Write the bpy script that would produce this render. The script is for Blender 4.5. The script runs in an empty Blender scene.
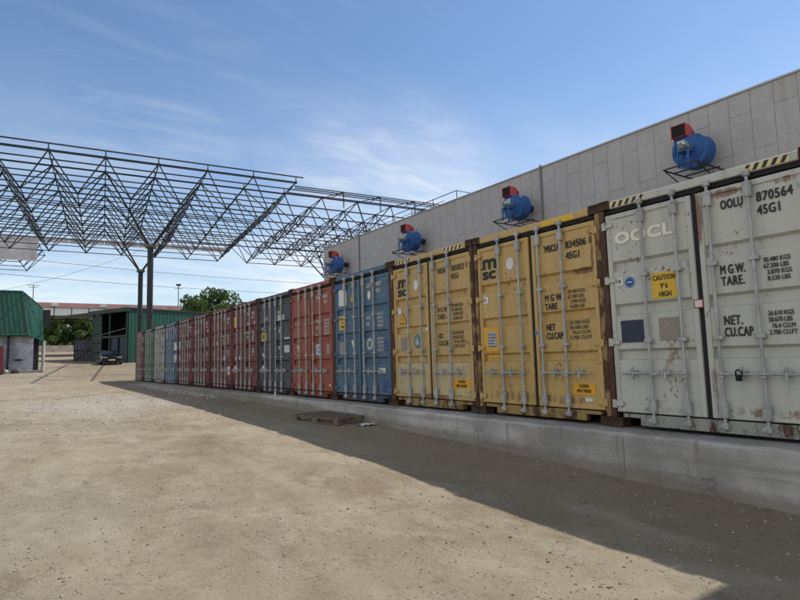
import bpy, bmesh, math, random
import numpy as np
from mathutils import Vector, Matrix, noise as mnoise

# ------------------------------------------------------------------ camera, sky, sun, exposure
sc = bpy.context.scene
E = 1.57                                   # eye height above the ground at the camera
cd = bpy.data.cameras.new('camera')
cd.sensor_width = 36.0
cd.lens = 25.647
cd.clip_start = 0.05
cd.clip_end = 5000
cam = bpy.data.objects.new('camera', cd)
sc.collection.objects.link(cam)
Rm = Matrix(((0.824226316916521, -0.03372402157095204, -0.565255401452572),
             (-0.5655595254616116, -0.09868108915686462, -0.8187823067228868),
             (-0.028167386493304056, 0.9945475016367477, -0.10040849230139817)))
M4 = Rm.to_4x4()
M4.translation = Vector((0, 0, E))
cam.matrix_world = M4
sc.camera = cam

WISP = Vector((0.53, 0.805, 0.245)).normalized()
SUN_EL = math.radians(55)
SUN_AZ_X = math.cos(math.radians(-8))      # towards the sun: +X, slightly behind the camera
SUN_AZ_Y = math.sin(math.radians(-8))
world = bpy.data.worlds.new("World")
sc.world = world
world.use_nodes = True
wn, wl = world.node_tree.nodes, world.node_tree.links
wn.clear()
w_out = wn.new('ShaderNodeOutputWorld')
w_bg = wn.new('ShaderNodeBackground')
w_bg.inputs['Strength'].default_value = 0.118
sky = wn.new('ShaderNodeTexSky')
sky.sky_type = 'NISHITA'
sky.sun_disc = False
sky.sun_elevation = SUN_EL
sky.sun_rotation = math.atan2(SUN_AZ_X, SUN_AZ_Y)
sky.air_density = 1.0
sky.dust_density = 0.3
sky.ozone_density = 2.6
wtc = wn.new('ShaderNodeTexCoord')
sep = wn.new('ShaderNodeSeparateXYZ')
wl.new(wtc.outputs['Generated'], sep.inputs[0])
zc = wn.new('ShaderNodeMath'); zc.operation = 'MAXIMUM'; zc.inputs[1].default_value = 0.0
wl.new(sep.outputs['Z'], zc.inputs[0])
za = wn.new('ShaderNodeMath'); za.operation = 'ADD'; za.inputs[1].default_value = 0.12
wl.new(zc.outputs[0], za.inputs[0])
dx = wn.new('ShaderNodeMath'); dx.operation = 'DIVIDE'
dy = wn.new('ShaderNodeMath'); dy.operation = 'DIVIDE'
wl.new(sep.outputs['X'], dx.inputs[0]); wl.new(za.outputs[0], dx.inputs[1])
wl.new(sep.outputs['Y'], dy.inputs[0]); wl.new(za.outputs[0], dy.inputs[1])
cmb = wn.new('ShaderNodeCombineXYZ')
wl.new(dx.outputs[0], cmb.inputs[0]); wl.new(dy.outputs[0], cmb.inputs[1])


def cloud_layer(scale, rot, stretch, lo, hi, seed, dist=0.6):
    mp = wn.new('ShaderNodeMapping')
    mp.inputs['Rotation'].default_value = (0, 0, rot)
    mp.inputs['Scale'].default_value = stretch
    mp.inputs['Location'].default_value = (seed, seed * .7, 0)
    wl.new(cmb.outputs[0], mp.inputs[0])
    n = wn.new('ShaderNodeTexNoise')
    n.inputs['Scale'].default_value = scale
    n.inputs['Detail'].default_value = 9
    n.inputs['Roughness'].default_value = 0.58
    n.inputs['Distortion'].default_value = dist
    wl.new(mp.outputs[0], n.inputs['Vector'])
    r = wn.new('ShaderNodeMapRange')
    r.interpolation_type = 'SMOOTHSTEP'
    r.inputs['From Min'].default_value = lo
    r.inputs['From Max'].default_value = hi
    wl.new(n.outputs['Fac'], r.inputs['Value'])
    return r.outputs[0]


def wmath(op, a, b):
    m = wn.new('ShaderNodeMath'); m.operation = op
    for i, v in enumerate((a, b)):
        if hasattr(v, 'links'): wl.new(v, m.inputs[i])
        else: m.inputs[i].default_value = v
    return m.outputs[0]


c1 = cloud_layer(0.9, 0.5, (1, 2.2, 1), 0.46, 0.80, 3.1)
c2 = cloud_layer(2.2, 0.2, (1, 3.2, 1), 0.48, 0.85, 11.4, 1.2)
c3 = cloud_layer(0.45, 0.0, (1, 1, 1), 0.36, 0.60, 7.7)
thin = wmath('MULTIPLY', wmath('ADD', wmath('MULTIPLY', c1, 0.13), wmath('MULTIPLY', c2, 0.15)), c3)
# a soft bank of thin cloud low over the yard's far side
low = wn.new('ShaderNodeMapRange'); low.interpolation_type = 'SMOOTHSTEP'
low.inputs['From Min'].default_value = 0.50; low.inputs['From Max'].default_value = 0.02
low.inputs['To Min'].default_value = 0.0; low.inputs['To Max'].default_value = 0.55
wl.new(sep.outputs['Z'], low.inputs['Value'])
bank = cloud_layer(0.7, 1.1, (1, 1.8, 1), 0.34, 0.72, 21.3, 0.8)
bankm = wmath('MULTIPLY', low.outputs[0], wmath('ADD', wmath('MULTIPLY', bank, 0.9), 0.30))
# unseen cloud behind and left of the camera, added to brighten and neutralise shade
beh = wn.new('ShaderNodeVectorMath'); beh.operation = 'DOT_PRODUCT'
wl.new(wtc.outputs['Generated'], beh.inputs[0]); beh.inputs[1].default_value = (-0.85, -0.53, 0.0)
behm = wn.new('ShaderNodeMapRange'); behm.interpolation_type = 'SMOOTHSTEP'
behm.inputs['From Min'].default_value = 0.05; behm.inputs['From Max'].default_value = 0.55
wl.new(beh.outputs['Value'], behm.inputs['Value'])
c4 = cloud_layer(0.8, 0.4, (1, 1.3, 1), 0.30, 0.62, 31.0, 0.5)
fill_cloud = wmath('MULTIPLY', behm.outputs[0], wmath('ADD', wmath('MULTIPLY', c4, 0.65), 0.30))
# one soft cirrus wisp over the far end of the yard
wd = wn.new('ShaderNodeVectorMath'); wd.operation = 'DOT_PRODUCT'
wl.new(wtc.outputs['Generated'], wd.inputs[0]); wd.inputs[1].default_value = WISP
wm = wn.new('ShaderNodeMapRange'); wm.interpolation_type = 'SMOOTHSTEP'
wm.inputs['From Min'].default_value = 0.970; wm.inputs['From Max'].default_value = 0.998
wl.new(wd.outputs['Value'], wm.inputs['Value'])
c5 = cloud_layer(2.6, 0.9, (1, 2.4, 1), 0.36, 0.78, 47.0, 0.5)
wisp = wmath('MULTIPLY', wmath('MULTIPLY', wm.outputs[0], wmath('ADD', wmath('MULTIPLY', c5, 0.55), 0.14)), 0.56)
fac = wmath('MINIMUM', wmath('ADD', wmath('ADD', wmath('ADD', thin, bankm), wisp), fill_cloud), 0.92)
mixc = wn.new('ShaderNodeMix'); mixc.data_type = 'RGBA'
wl.new(fac, mixc.inputs[0])
hsv = wn.new('ShaderNodeHueSaturation')
hsv.inputs['Saturation'].default_value = 1.05
wl.new(sky.outputs[0], hsv.inputs['Color'])
wl.new(hsv.outputs[0], mixc.inputs[6])
mixc.inputs[7].default_value = (7.2, 7.3, 7.2, 1)
wl.new(mixc.outputs[2], w_bg.inputs['Color'])
wl.new(w_bg.outputs[0], w_out.inputs[0])

sd = bpy.data.lights.new('sun', 'SUN')
sd.energy = 3.7
sd.angle = math.radians(0.53)
sd.color = (1.0, 0.95, 0.87)
sun = bpy.data.objects.new('sun', sd)
sc.collection.objects.link(sun)
sdir = Vector((SUN_AZ_X * math.cos(SUN_EL), SUN_AZ_Y * math.cos(SUN_EL), math.sin(SUN_EL)))
sun.rotation_euler = sdir.to_track_quat('Z', 'Y').to_euler()
sun.location = (40, 0, 60)

sc.view_settings.view_transform = 'Standard'
sc.view_settings.look = 'None'
sc.view_settings.gamma = 1
sc.view_settings.use_curve_mapping = False
sc.view_settings.exposure = 0.35

# ------------------------------------------------------------------ helpers
COL = sc.collection
rnd = random.Random(7)


class MB:
    """collects faces, becomes ONE mesh object"""
    def __init__(s):
        s.v, s.f, s.sm = [], [], []

    def add(s, vs, fs, smooth=False):
        o = len(s.v)
        s.v += [tuple(p) for p in vs]
        s.f += [tuple(i + o for i in f) for f in fs]
        s.sm += [smooth] * len(fs)

    def box(s, x0, x1, y0, y1, z0, z1, bev=0.0):
        if x1 < x0: x0, x1 = x1, x0
        if y1 < y0: y0, y1 = y1, y0
        if z1 < z0: z0, z1 = z1, z0
        b = min(bev, (x1 - x0) / 3, (y1 - y0) / 3, (z1 - z0) / 3)
        if b <= 0:
            s.add([(x0, y0, z0), (x1, y0, z0), (x1, y1, z0), (x0, y1, z0),
                   (x0, y0, z1), (x1, y0, z1), (x1, y1, z1), (x0, y1, z1)],
                  [(0, 3, 2, 1), (4, 5, 6, 7), (0, 1, 5, 4), (1, 2, 6, 5), (2, 3, 7, 6), (3, 0, 4, 7)])
            return
        bm = bmesh.new()
        bmesh.ops.create_cube(bm, size=1)
        for v in bm.verts:
            v.co = Vector(((x0 + x1) / 2 + v.co.x * (x1 - x0), (y0 + y1) / 2 + v.co.y * (y1 - y0), (z0 + z1) / 2 + v.co.z * (z1 - z0)))
        bmesh.ops.bevel(bm, geom=bm.edges[:], offset=b, segments=1, affect='EDGES')
        s.bm(bm)

    def bm(s, bm, smooth=False):
        bm.verts.index_update()
        s.add([v.co[:] for v in bm.verts], [[v.index for v in f.verts] for f in bm.faces], smooth)
        bm.free()

    def tube(s, a, b, r, n=6, r2=None, cap=True, smooth=True):
        a, b = Vector(a), Vector(b)
        r2 = r if r2 is None else r2
        d = (b - a).normalized()
        up = Vector((0, 0, 1)) if abs(d.z) < .9 else Vector((1, 0, 0))
        p = d.cross(up).normalized(); q = d.cross(p)
        vs, fs = [], []
        for k in range(n):
            t = 2 * math.pi * k / n
            w = p * math.cos(t) + q * math.sin(t)
            vs += [a + w * r, b + w * r2]
        for k in range(n):
            i, j = 2 * k, 2 * ((k + 1) % n)
            fs.append((i, j, j + 1, i + 1))
        s.add(vs, fs, smooth)
        if cap:
            s.add([vs[2 * k] for k in range(n)], [tuple(range(n))])
            s.add([vs[2 * k + 1] for k in range(n)], [tuple(reversed(range(n)))])

    def path(s, pts, r, n=6):
        for a, b in zip(pts[:-1], pts[1:]):
            s.tube(a, b, r, n)

    def prism(s, poly, axis, a, b):
        """poly: 2-D outline; axis 0/1/2 is the extrusion axis, from a to b"""
        def mk(p, t):
            if axis == 0: return (t, p[0], p[1])
            if axis == 1: return (p[0], t, p[1])
            return (p[0], p[1], t)
        n = len(poly)
        vs = [mk(p, a) for p in poly] + [mk(p, b) for p in poly]
        fs = [tuple(range(n)), tuple(range(2 * n - 1, n - 1, -1))]
        for k in range(n):
            j = (k + 1) % n
            fs.append((k, k + n, j + n, j))
        s.add(vs, fs)

    def build(s, name, mat, parent=None, loc=None):
        me = bpy.data.meshes.new(name)
        me.from_pydata(s.v, [], s.f)
        me.update()
        bm = bmesh.new(); bm.from_mesh(me)
        bmesh.ops.recalc_face_normals(bm, faces=bm.faces)
        bm.to_mesh(me); bm.free()
        if len(s.sm) == len(me.polygons):
            me.polygons.foreach_set('use_smooth', s.sm)
        me.materials.append(mat)
        o = bpy.data.objects.new(name, me)
        COL.objects.link(o)
        if parent is not None: o.parent = parent
        if loc is not None: o.location = loc
        return o


def thing(name, label, cat, loc=(0, 0, 0), rz=0.0, group=None):
    o = bpy.data.objects.new(name, None)
    o.empty_display_size = 0.3
    COL.objects.link(o)
    o.location = loc
    o.rotation_euler = (0, 0, rz)
    return tag(o, label, cat, group)


def tag(o, label, cat, group=None):
    o['label'] = label
    o['category'] = cat
    if group: o['group'] = group
    return o


def structure(o):
    o['kind'] = 'structure'
    return o


# ------------------------------------------------------------------ materials
def lin(c):
    return tuple(((x / 12.92) if x <= .04045 else ((x + .055) / 1.055) ** 2.4) for x in c)


class NT:
    def __init__(s, name):
        s.m = bpy.data.materials.new(name)
        s.m.use_nodes = True
        s.n, s.l = s.m.node_tree.nodes, s.m.node_tree.links
        s.b = s.n['Principled BSDF']
        s.pos = s.n.new('ShaderNodeNewGeometry').outputs['Position']

    def link(s, a, b): s.l.new(a, b)

    def mapping(s, scale=(1, 1, 1), rot=(0, 0, 0), src=None):
        m = s.n.new('ShaderNodeMapping')
        m.inputs['Scale'].default_value = scale
        m.inputs['Rotation'].default_value = rot
        s.l.new(src or s.pos, m.inputs[0])
        return m.outputs[0]

    def noise(s, scale, detail=4, rough=.55, vec=None, dist=0):
        t = s.n.new('ShaderNodeTexNoise')
        t.inputs['Scale'].default_value = scale
        t.inputs['Detail'].default_value = detail
        t.inputs['Roughness'].default_value = rough
        t.inputs['Distortion'].default_value = dist
        s.l.new(vec or s.pos, t.inputs['Vector'])
        return t.outputs['Fac']

    def rng(s, v, a, b, c=0., d=1., smooth=True):
        t = s.n.new('ShaderNodeMapRange')
        if smooth: t.interpolation_type = 'SMOOTHSTEP'
        for i, x in zip(('From Min', 'From Max', 'To Min', 'To Max'), (a, b, c, d)): t.inputs[i].default_value = x
        s.l.new(v, t.inputs['Value'])
        return t.outputs[0]

    def math(s, op, a, b=0.0):
        t = s.n.new('ShaderNodeMath'); t.operation = op
        for i, v in enumerate((a, b)):
            if hasattr(v, 'links'): s.l.new(v, t.inputs[i])
            else: t.inputs[i].default_value = v
        return t.outputs[0]

    def mix(s, f, a, b):
        t = s.n.new('ShaderNodeMix'); t.data_type = 'RGBA'
        for i, v in zip((0, 6, 7), (f, a, b)):
            if hasattr(v, 'links'): s.l.new(v, t.inputs[i])
            else: t.inputs[i].default_value = v if i == 0 else (tuple(v) + (1,))[:4]
        return t.outputs[2]

    def bump(s, h, strength, dist=.01):
        t = s.n.new('ShaderNodeBump')
        t.inputs['Strength'].default_value = strength
        t.inputs['Distance'].default_value = dist
        s.l.new(h, t.inputs['Height'])
        s.l.new(t.outputs[0], s.b.inputs['Normal'])

    def fin(s, col, rough=.6, metal=0., spec=None):
        if hasattr(col, 'links'): s.l.new(col, s.b.inputs['Base Color'])
        else: s.b.inputs['Base Color'].default_value = tuple(col) + (1,)
        if hasattr(rough, 'links'): s.l.new(rough, s.b.inputs['Roughness'])
        else: s.b.inputs['Roughness'].default_value = rough
        s.b.inputs['Metallic'].default_value = metal
        if spec is not None: s.b.inputs['Specular IOR Level'].default_value = spec
        return s.m


RUST = (.085, .032, .014)
RUSTL = (.20, .075, .025)


def paint(name, col, rust=.3, dirt=.35, fade=.25, rough=.55, hot=()):
    """weathered enamel on corrugated steel: chalky fading, runs of dirt, chips of rust"""
    t = NT(name)
    big = t.rng(t.noise(.9, 3), .3, .75)
    c = t.mix(t.math('MULTIPLY', big, fade), col, tuple(min(1, x * 1.15 + .07) for x in col))
    runs = t.rng(t.noise(5, 5, .6, t.mapping((1, 1.6, .12))), .48, .78)
    c = t.mix(t.math('MULTIPLY', runs, dirt), c, tuple(x * .45 + .012 for x in col))
    sc_ = t.noise(22, 6, .7, t.mapping((1, 1, .7)))
    patch = t.rng(t.noise(1.7, 4, .6), .42, .66)
    chips = t.rng(t.math('ADD', sc_, t.math('MULTIPLY', patch, .10 + .10 * rust)), .70 - .07 * rust, .745 - .07 * rust)
    rc = t.mix(t.noise(60, 3), RUST, RUSTL)
    if hot:                                       # places where the paint has failed: (y, z, half width, half height, amount)
        sp = t.n.new('ShaderNodeSeparateXYZ'); t.link(t.pos, sp.inputs[0])
        hs = None
        for (hy, hz, ry, rz, am) in hot:
            a = t.math('DIVIDE', t.math('SUBTRACT', sp.outputs['Y'], hy), ry)
            b_ = t.math('DIVIDE', t.math('SUBTRACT', sp.outputs['Z'], hz), rz)
            d = t.math('ADD', t.math('MULTIPLY', a, a), t.math('MULTIPLY', b_, b_))
            m_ = t.rng(d, 1.0, 0.0, 0.0, am)
            hs = m_ if hs is None else t.math('MAXIMUM', hs, m_)
        hn = t.noise(9, 7, .72, t.mapping((1, 1.5, .35)))
        hot_f = t.rng(t.math('ADD', t.math('ADD', t.math('MULTIPLY', hn, .75), t.math('MULTIPLY', t.noise(30, 5, .75), .25)), t.math('MULTIPLY', hs, .32)), .62, .80)
        c = t.mix(t.math('MULTIPLY', hot_f, .85), c, t.mix(t.rng(t.noise(26, 5, .7), .35, .65), (.085, .035, .016), (.24, .115, .045)))
    c = t.mix(t.math('MULTIPLY', chips, .92), c, rc)
    streak = t.rng(t.noise(3.2, 5, .65, t.mapping((1, 3.0, .22))), .60, .78)
    c = t.mix(t.math('MULTIPLY', streak, .75 * rust), c, tuple(.5 * x + .5 * y for x, y in zip(col, RUSTL)))
    t.bump(t.math('ADD', t.noise(7, 3), t.math('MULTIPLY', chips, -.25)), .22, .02)
    return t.fin(c, t.rng(t.noise(9, 4), .2, .8, rough - .12, rough + .2))


def rusty(name, col, amt=.55):
    t = NT(name)
    n = t.noise(6, 7, .68, t.mapping((1, 1, .55)))
    f = t.rng(n, .62 - .3 * amt, .75 - .3 * amt)
    rc = t.mix(t.noise(24, 5, .7), (.022, .012, .009), (.105, .042, .019))
    c = t.mix(f, col, rc)
    t.bump(t.noise(40, 5), .3, .01)
    return t.fin(c, .8)


def plain(name, col, rough=.6, metal=0., var=.25, scale=6.):
    t = NT(name)
    n = t.noise(scale, 5, .6)
    c = t.mix(n, tuple(x * (1 - var) for x in col), tuple(min(1, x * (1 + var)) for x in col))
    return t.fin(c, rough, metal)


def galvanised():
    t = NT('galvanised_steel')
    n = t.noise(14, 6, .65, t.mapping((1, 1, .35)))
    c = t.mix(t.rng(n, .3, .7), (.27, .27, .265), (.44, .44, .43))
    r = t.rng(t.noise(9, 6, .7), .60, .72)
    c = t.mix(t.math('MULTIPLY', r, .8), c, (.16, .09, .055))
    return t.fin(c, .55, .25)


def concrete(name, col, splash=False):
    t = NT(name)
    n = t.noise(1.1, 8, .66)
    c = t.mix(t.rng(n, .34, .66), tuple(x * .70 for x in col), tuple(x * 1.18 for x in col))
    lines = t.rng(t.noise(1.6, 6, .62, t.mapping((1, .22, 7))), .44, .66)          # lifts of the pour
    c = t.mix(t.math('MULTIPLY', lines, .55), c, tuple(x * .60 for x in col))
    l2 = t.rng(t.noise(3.4, 4, .6, t.mapping((1, .12, 14), (.0, 0, 0))), .56, .72)
    c = t.mix(t.math('MULTIPLY', l2, .35), c, tuple(min(1, x * 1.45) for x in col))
    st = t.rng(t.noise(2.3, 6, .65, t.mapping((1, 2.6, .16))), .55, .74)           # runs of dirty water
    c = t.mix(t.math('MULTIPLY', st, .62), c, tuple(x * .42 for x in col))
    sp = t.rng(t.noise(34, 5, .72), .60, .68)
    c = t.mix(t.math('MULTIPLY', sp, .55), c, tuple(x * .42 for x in col))
    ch = t.rng(t.noise(6, 7, .74), .64, .69)
    c = t.mix(t.math('MULTIPLY', ch, .5), c, tuple(min(1, x * 1.6) for x in col))
    h = t.math('ADD', t.math('MULTIPLY', t.noise(3, 7, .65, t.mapping((1, .4, 6))), .6), t.math('MULTIPLY', t.noise(40, 5, .7), .5))
    if splash:
        v = t.n.new('ShaderNodeTexVoronoi'); v.feature = 'DISTANCE_TO_EDGE'; v.inputs['Scale'].default_value = .85
        dv = t.n.new('ShaderNodeVectorMath'); dv.operation = 'ADD'
        nz = t.n.new('ShaderNodeTexNoise'); nz.inputs['Scale'].default_value = 3.0; nz.inputs['Detail'].default_value = 6
        t.link(t.pos, nz.inputs['Vector']); t.link(nz.outputs['Color'], dv.inputs[0]); t.link(t.mapping((.3, 1, 1.5)), dv.inputs[1])
        t.link(dv.outputs[0], v.inputs['Vector'])
        cr = t.math('MULTIPLY', t.rng(v.outputs['Distance'], .010, .003), t.rng(t.noise(.8, 3), .50, .60))
        c = t.mix(t.math('MULTIPLY', cr, .45), c, tuple(x * .3 for x in col))
        h = t.math('SUBTRACT', h, t.math('MULTIPLY', cr, .4))
        s = t.n.new('ShaderNodeSeparateXYZ'); t.link(t.pos, s.inputs[0])
        zz = t.math('SUBTRACT', s.outputs['Z'], t.math('ADD', t.math('MULTIPLY', s.outputs['Y'], .031), -.03))
        mud = t.rng(t.math('ADD', zz, t.math('MULTIPLY', t.noise(2.6, 7, .72), -.34)), .02, -.12)
        c = t.mix(t.math('MULTIPLY', mud, .65), c, (.20, .165, .12))
        rn = t.rng(t.noise(1.7, 6, .65, t.mapping((1, 3.4, .10))), .60, .72)
        rn = t.math('MULTIPLY', rn, t.rng(s.outputs['Z'], .25, .60))
        c = t.mix(t.math('MULTIPLY', rn, .5), c, (.13, .075, .04))
    t.bump(h, .6, .025)
    return t.fin(c, .92, 0, .2)


def facade_mat():
    t = NT('facade_slabs')
    s = t.n.new('ShaderNodeSeparateXYZ'); t.link(t.pos, s.inputs[0])
    cb = t.n.new('ShaderNodeCombineXYZ')
    t.link(s.outputs['Z'], cb.inputs[0]); t.link(s.outputs['Y'], cb.inputs[1])
    br = t.n.new('ShaderNodeTexBrick')
    br.offset = 0.37; br.offset_frequency = 2; br.squash = 1
    br.inputs['Scale'].default_value = 1
    br.inputs['Brick Width'].default_value = 1.9
    br.inputs['Row Height'].default_value = .64
    br.inputs['Mortar Size'].default_value = .010
    br.inputs['Mortar Smooth'].default_value = .1
    br.inputs['Color1'].default_value = (.375, .370, .368, 1)
    br.inputs['Color2'].default_value = (.40, .394, .391, 1)
    br.inputs['Mortar'].default_value = (.17, .165, .155, 1)
    t.link(cb.outputs[0], br.inputs['Vector'])
    n = t.noise(1.1, 6, .65)
    c = t.mix(t.math('MULTIPLY', t.rng(n, .35, .75), .35), br.outputs['Color'], (.30, .285, .265))
    n2 = t.noise(7, 5, .7)
    c = t.mix(t.math('MULTIPLY', t.rng(n2, .42, .7), .30), c, (.52, .51, .50))
    n3 = t.noise(3.2, 7, .75)
    c = t.mix(t.math('MULTIPLY', t.rng(n3, .48, .68), .34), c, (.29, .283, .278))
    st = t.rng(t.noise(2.4, 4, .6, t.mapping((1, 2, .14))), .55, .8)
    c = t.mix(t.math('MULTIPLY', st, .42), c, (.25, .24, .225))
    t.bump(t.math('SUBTRACT', t.math('MULTIPLY', n2, .2), br.outputs['Fac']), .3, .02)
    return t.fin(c, .75)


def sheet_mat(name, col, rough=.5):
    """profiled sheet colour (the ribs are modelled)"""
    t = NT(name)
    n = t.noise(.8, 5, .6, t.mapping((1, 1, .4)))
    c = t.mix(t.rng(n, .3, .7), tuple(x * .8 for x in col), tuple(min(1, x * 1.2) for x in col))
    d = t.rng(t.noise(3, 5, .6, t.mapping((1.5, 1.5, .2))), .55, .8)
    c = t.mix(t.math('MULTIPLY', d, .4), c, tuple(x * .5 for x in col))
    return t.fin(c, rough)


def ground_mat():
    t = NT('packed_sand_and_gravel')
    base = t.noise(.30, 7, .66)
    c = t.mix(t.rng(base, .34, .66), (.238, .188, .122), (.350, .292, .204))
    m1 = t.noise(1.3, 8, .74, t.mapping((1.2, .8, 1), (0, 0, .8)), .3)
    c = t.mix(t.rng(m1, .42, .64, 0, .75), c, (.390, .338, .248))
    # trodden-in dark earth, drawn out along the lane
    pt = t.rng(t.noise(.50, 8, .72, t.mapping((1.3, .75, 1), (0, 0, .9)), .6), .53, .66)
    c = t.mix(t.math('MULTIPLY', pt, .50), c, (.145, .110, .066))
    p2 = t.rng(t.noise(1.7, 8, .76, t.mapping((1.3, .7, 1), (0, 0, .9)), .4), .53, .66)
    c = t.mix(t.math('MULTIPLY', p2, .5), c, (.155, .120, .074))
    p4 = t.rng(t.noise(6.0, 6, .75), .54, .68)
    c = t.mix(t.math('MULTIPLY', p4, .26), c, (.135, .105, .07))
    # grey gravel showing where wheels have scrubbed the sand away
    s = t.n.new('ShaderNodeSeparateXYZ'); t.link(t.pos, s.inputs[0])
    gx = t.math('ABSOLUTE', t.math('SUBTRACT', s.outputs['X'], t.math('ADD', t.math('MULTIPLY', s.outputs['Y'], .12), .2)))
    gy = t.math('ABSOLUTE', t.math('SUBTRACT', s.outputs['Y'], 19.5))
    gr = t.math('ADD', t.math('MULTIPLY', gx, .30), t.math('MULTIPLY', gy, .17))
    gm = t.rng(t.math('ADD', gr, t.math('MULTIPLY', t.noise(.9, 7, .75), 1.7)), 2.05, 1.25)
    c = t.mix(t.math('MULTIPLY', gm, .65), c, (.40, .375, .33))
    # brown painted over the shaded ground by the wall, warming its sky-lit tone
    shade_tint = t.rng(t.math('ADD', s.outputs['X'], t.math('MULTIPLY', t.noise(1.1, 6, .72), 1.8)), 4.5, 6.0)
    c = t.mix(t.math('MULTIPLY', shade_tint, .68), c, (.262, .202, .136))
    # grey dust in the open middle of the yard
    gd = t.rng(t.math('ADD', t.noise(.22, 5, .6), t.math('MULTIPLY', s.outputs['X'], -.035)), .46, .62)
    c = t.mix(t.math('MULTIPLY', gd, .38), c, (.335, .305, .262))
    # pale cement slurry dried along the far part of the wall
    sy_ = t.math('DIVIDE', t.math('SUBTRACT', s.outputs['Y'], 26.0), 7.5)
    sx_ = t.math('DIVIDE', t.math('SUBTRACT', s.outputs['X'], 5.75), .55)
    sl = t.math('ADD', t.math('ADD', t.math('MULTIPLY', sy_, sy_), t.math('MULTIPLY', sx_, sx_)), t.math('MULTIPLY', t.noise(1.6, 6, .7), 1.2))
    c = t.mix(t.rng(sl, 1.5, 1.0, 0, .8), c, (.50, .47, .42))
    # wheel tracks worn along the lane, tread bars across them
    for (a0, b0, amp, fr, ph, half, amt) in ((.3, .10, .35, .21, .4, .78, .20), (-2.6, .16, .5, .17, 2.0, .80, .26), (2.2, .03, .3, .26, 1.1, .76, .22)):
        cx = t.math('ADD', t.math('ADD', t.math('MULTIPLY', s.outputs['Y'], b0), a0), t.math('MULTIPLY', t.math('SINE', t.math('ADD', t.math('MULTIPLY', s.outputs['Y'], fr), ph)), amp))
        dxx = t.math('ABSOLUTE', t.math('SUBTRACT', t.math('ABSOLUTE', t.math('SUBTRACT', s.outputs['X'], cx)), half))
        band = t.rng(dxx, .15, .07)
        tread = t.rng(t.math('SINE', t.math('MULTIPLY', s.outputs['Y'], 95)), -.2, .6, .35, 1.)
        worn = t.rng(t.noise(.8, 5, .65), .44, .60)
        c = t.mix(t.math('MULTIPLY', t.math('MULTIPLY', band, tread), t.math('MULTIPLY', worn, amt)), c, (.165, .128, .082))
    # tyre sweeps
    wv = t.n.new('ShaderNodeTexWave')
    wv.wave_type = 'BANDS'
    wv.inputs['Scale'].default_value = .33
    wv.inputs['Distortion'].default_value = 5
    wv.inputs['Detail'].default_value = 3
    wv.inputs['Detail Scale'].default_value = .35
    t.link(t.mapping((1, .18, 1), (0, 0, .15)), wv.inputs['Vector'])
    tw = t.math('MULTIPLY', t.rng(wv.outputs['Fac'], .80, .97), t.rng(t.noise(.5, 5), .45, .62))
    c = t.mix(t.math('MULTIPLY', tw, .40), c, (.40, .35, .275))
    # grains and small stones at three sizes
    h = t.math('MULTIPLY', t.noise(7, 8, .76), .8)
    for sc2, thr, amt, dens in ((26, .80, .75, 1.6), (60, .60, .8, 3.1), (130, .42, .7, 6.0)):
        v = t.n.new('ShaderNodeTexVoronoi'); v.inputs['Scale'].default_value = sc2
        t.link(t.pos, v.inputs['Vector'])
        vs = t.n.new('ShaderNodeSeparateColor'); t.link(v.outputs['Color'], vs.inputs[0])
        st = t.math('MULTIPLY', t.rng(vs.outputs[0], thr, thr + .03), t.rng(v.outputs['Distance'], .44, .28))
        st = t.math('MULTIPLY', st, t.rng(t.noise(dens, 5, .65), .38, .58))
        c = t.mix(t.math('MULTIPLY', st, amt), c, t.mix(vs.outputs[1], (.095, .078, .058), (.46, .42, .345)))
        h = t.math('ADD', h, t.math('MULTIPLY', st, .30 * 26 / sc2 + .05))
    fine = t.noise(210, 4, .75)
    c = t.mix(t.rng(fine, .50, .68, 0, .6), c, (.095, .073, .048))
    c = t.mix(t.rng(fine, .48, .30, 0, .5), c, (.50, .44, .345))
    h = t.math('ADD', h, t.math('MULTIPLY', fine, .2))
    t.bump(h, .8, .045)
    return t.fin(c, .95, 0, .15)


def leaf_mat(name, a, b):
    t = NT(name)
    n = t.noise(.9, 3, .6)
    n2 = t.noise(7, 2, .6)
    c = t.mix(t.rng(n, .3, .7), a, b)
    c = t.mix(t.math('MULTIPLY', n2, .35), c, tuple(min(1, x * 1.7) for x in b))
    t.fin(c, .6, 0, .3)
    t.b.inputs['Transmission Weight'].default_value = 0
    tr = t.n.new('ShaderNodeBsdfTranslucent'); t.link(c, tr.inputs[0])
    ms = t.n.new('ShaderNodeMixShader'); ms.inputs[0].default_value = .3
    t.link(t.b.outputs[0], ms.inputs[1]); t.link(tr.outputs[0], ms.inputs[2])
    t.link(ms.outputs[0], t.n['Material Output'].inputs[0])
    return t.m


M_GALV = galvanised()
M_RUBBER = plain('black_rubber', (.009, .009, .009), .8)
M_BLUE = paint('blue_fan_paint', (.010, .088, .29), .15, .55, .3, .55)
M_RED = paint('red_fan_paint', (.33, .016, .016), .15, .5, .25, .55)
M_CAST = rusty('rusty_casting', (.060, .040, .028), .75)
M_GROUND = ground_mat()
M_WALLC = concrete('poured_concrete', (.40, .38, .35), True)
M_PLAT = concrete('platform_concrete', (.26, .25, .23))
M_FACADE = facade_mat()
M_FLASH = plain('zinc_flashing', (.42, .43, .44), .5, .3)
M_STEEL = plain('dark_painted_steel', (.014, .018, .021), .55, .1)
M_DARK = plain('black_inside', (.006, .006, .006), .9)
M_WHITE = plain('white_marking', (.60, .60, .58), .6, 0, .12, 20)
M_CREAM = plain('cream_marking', (.70, .68, .56), .6, 0, .12, 20)
M_BLACK = plain('black_marking', (.012, .012, .014), .6, 0, .2, 20)
M_BROWN = plain('faded_brown_marking', (.10, .07, .04), .7, 0, .4, 30)
M_YEL = plain('yellow_sticker', (.62, .40, .025), .55, 0, .12, 12)
M_ORG = plain('orange_sticker', (.66, .33, .015), .55, 0, .12, 12)
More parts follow.
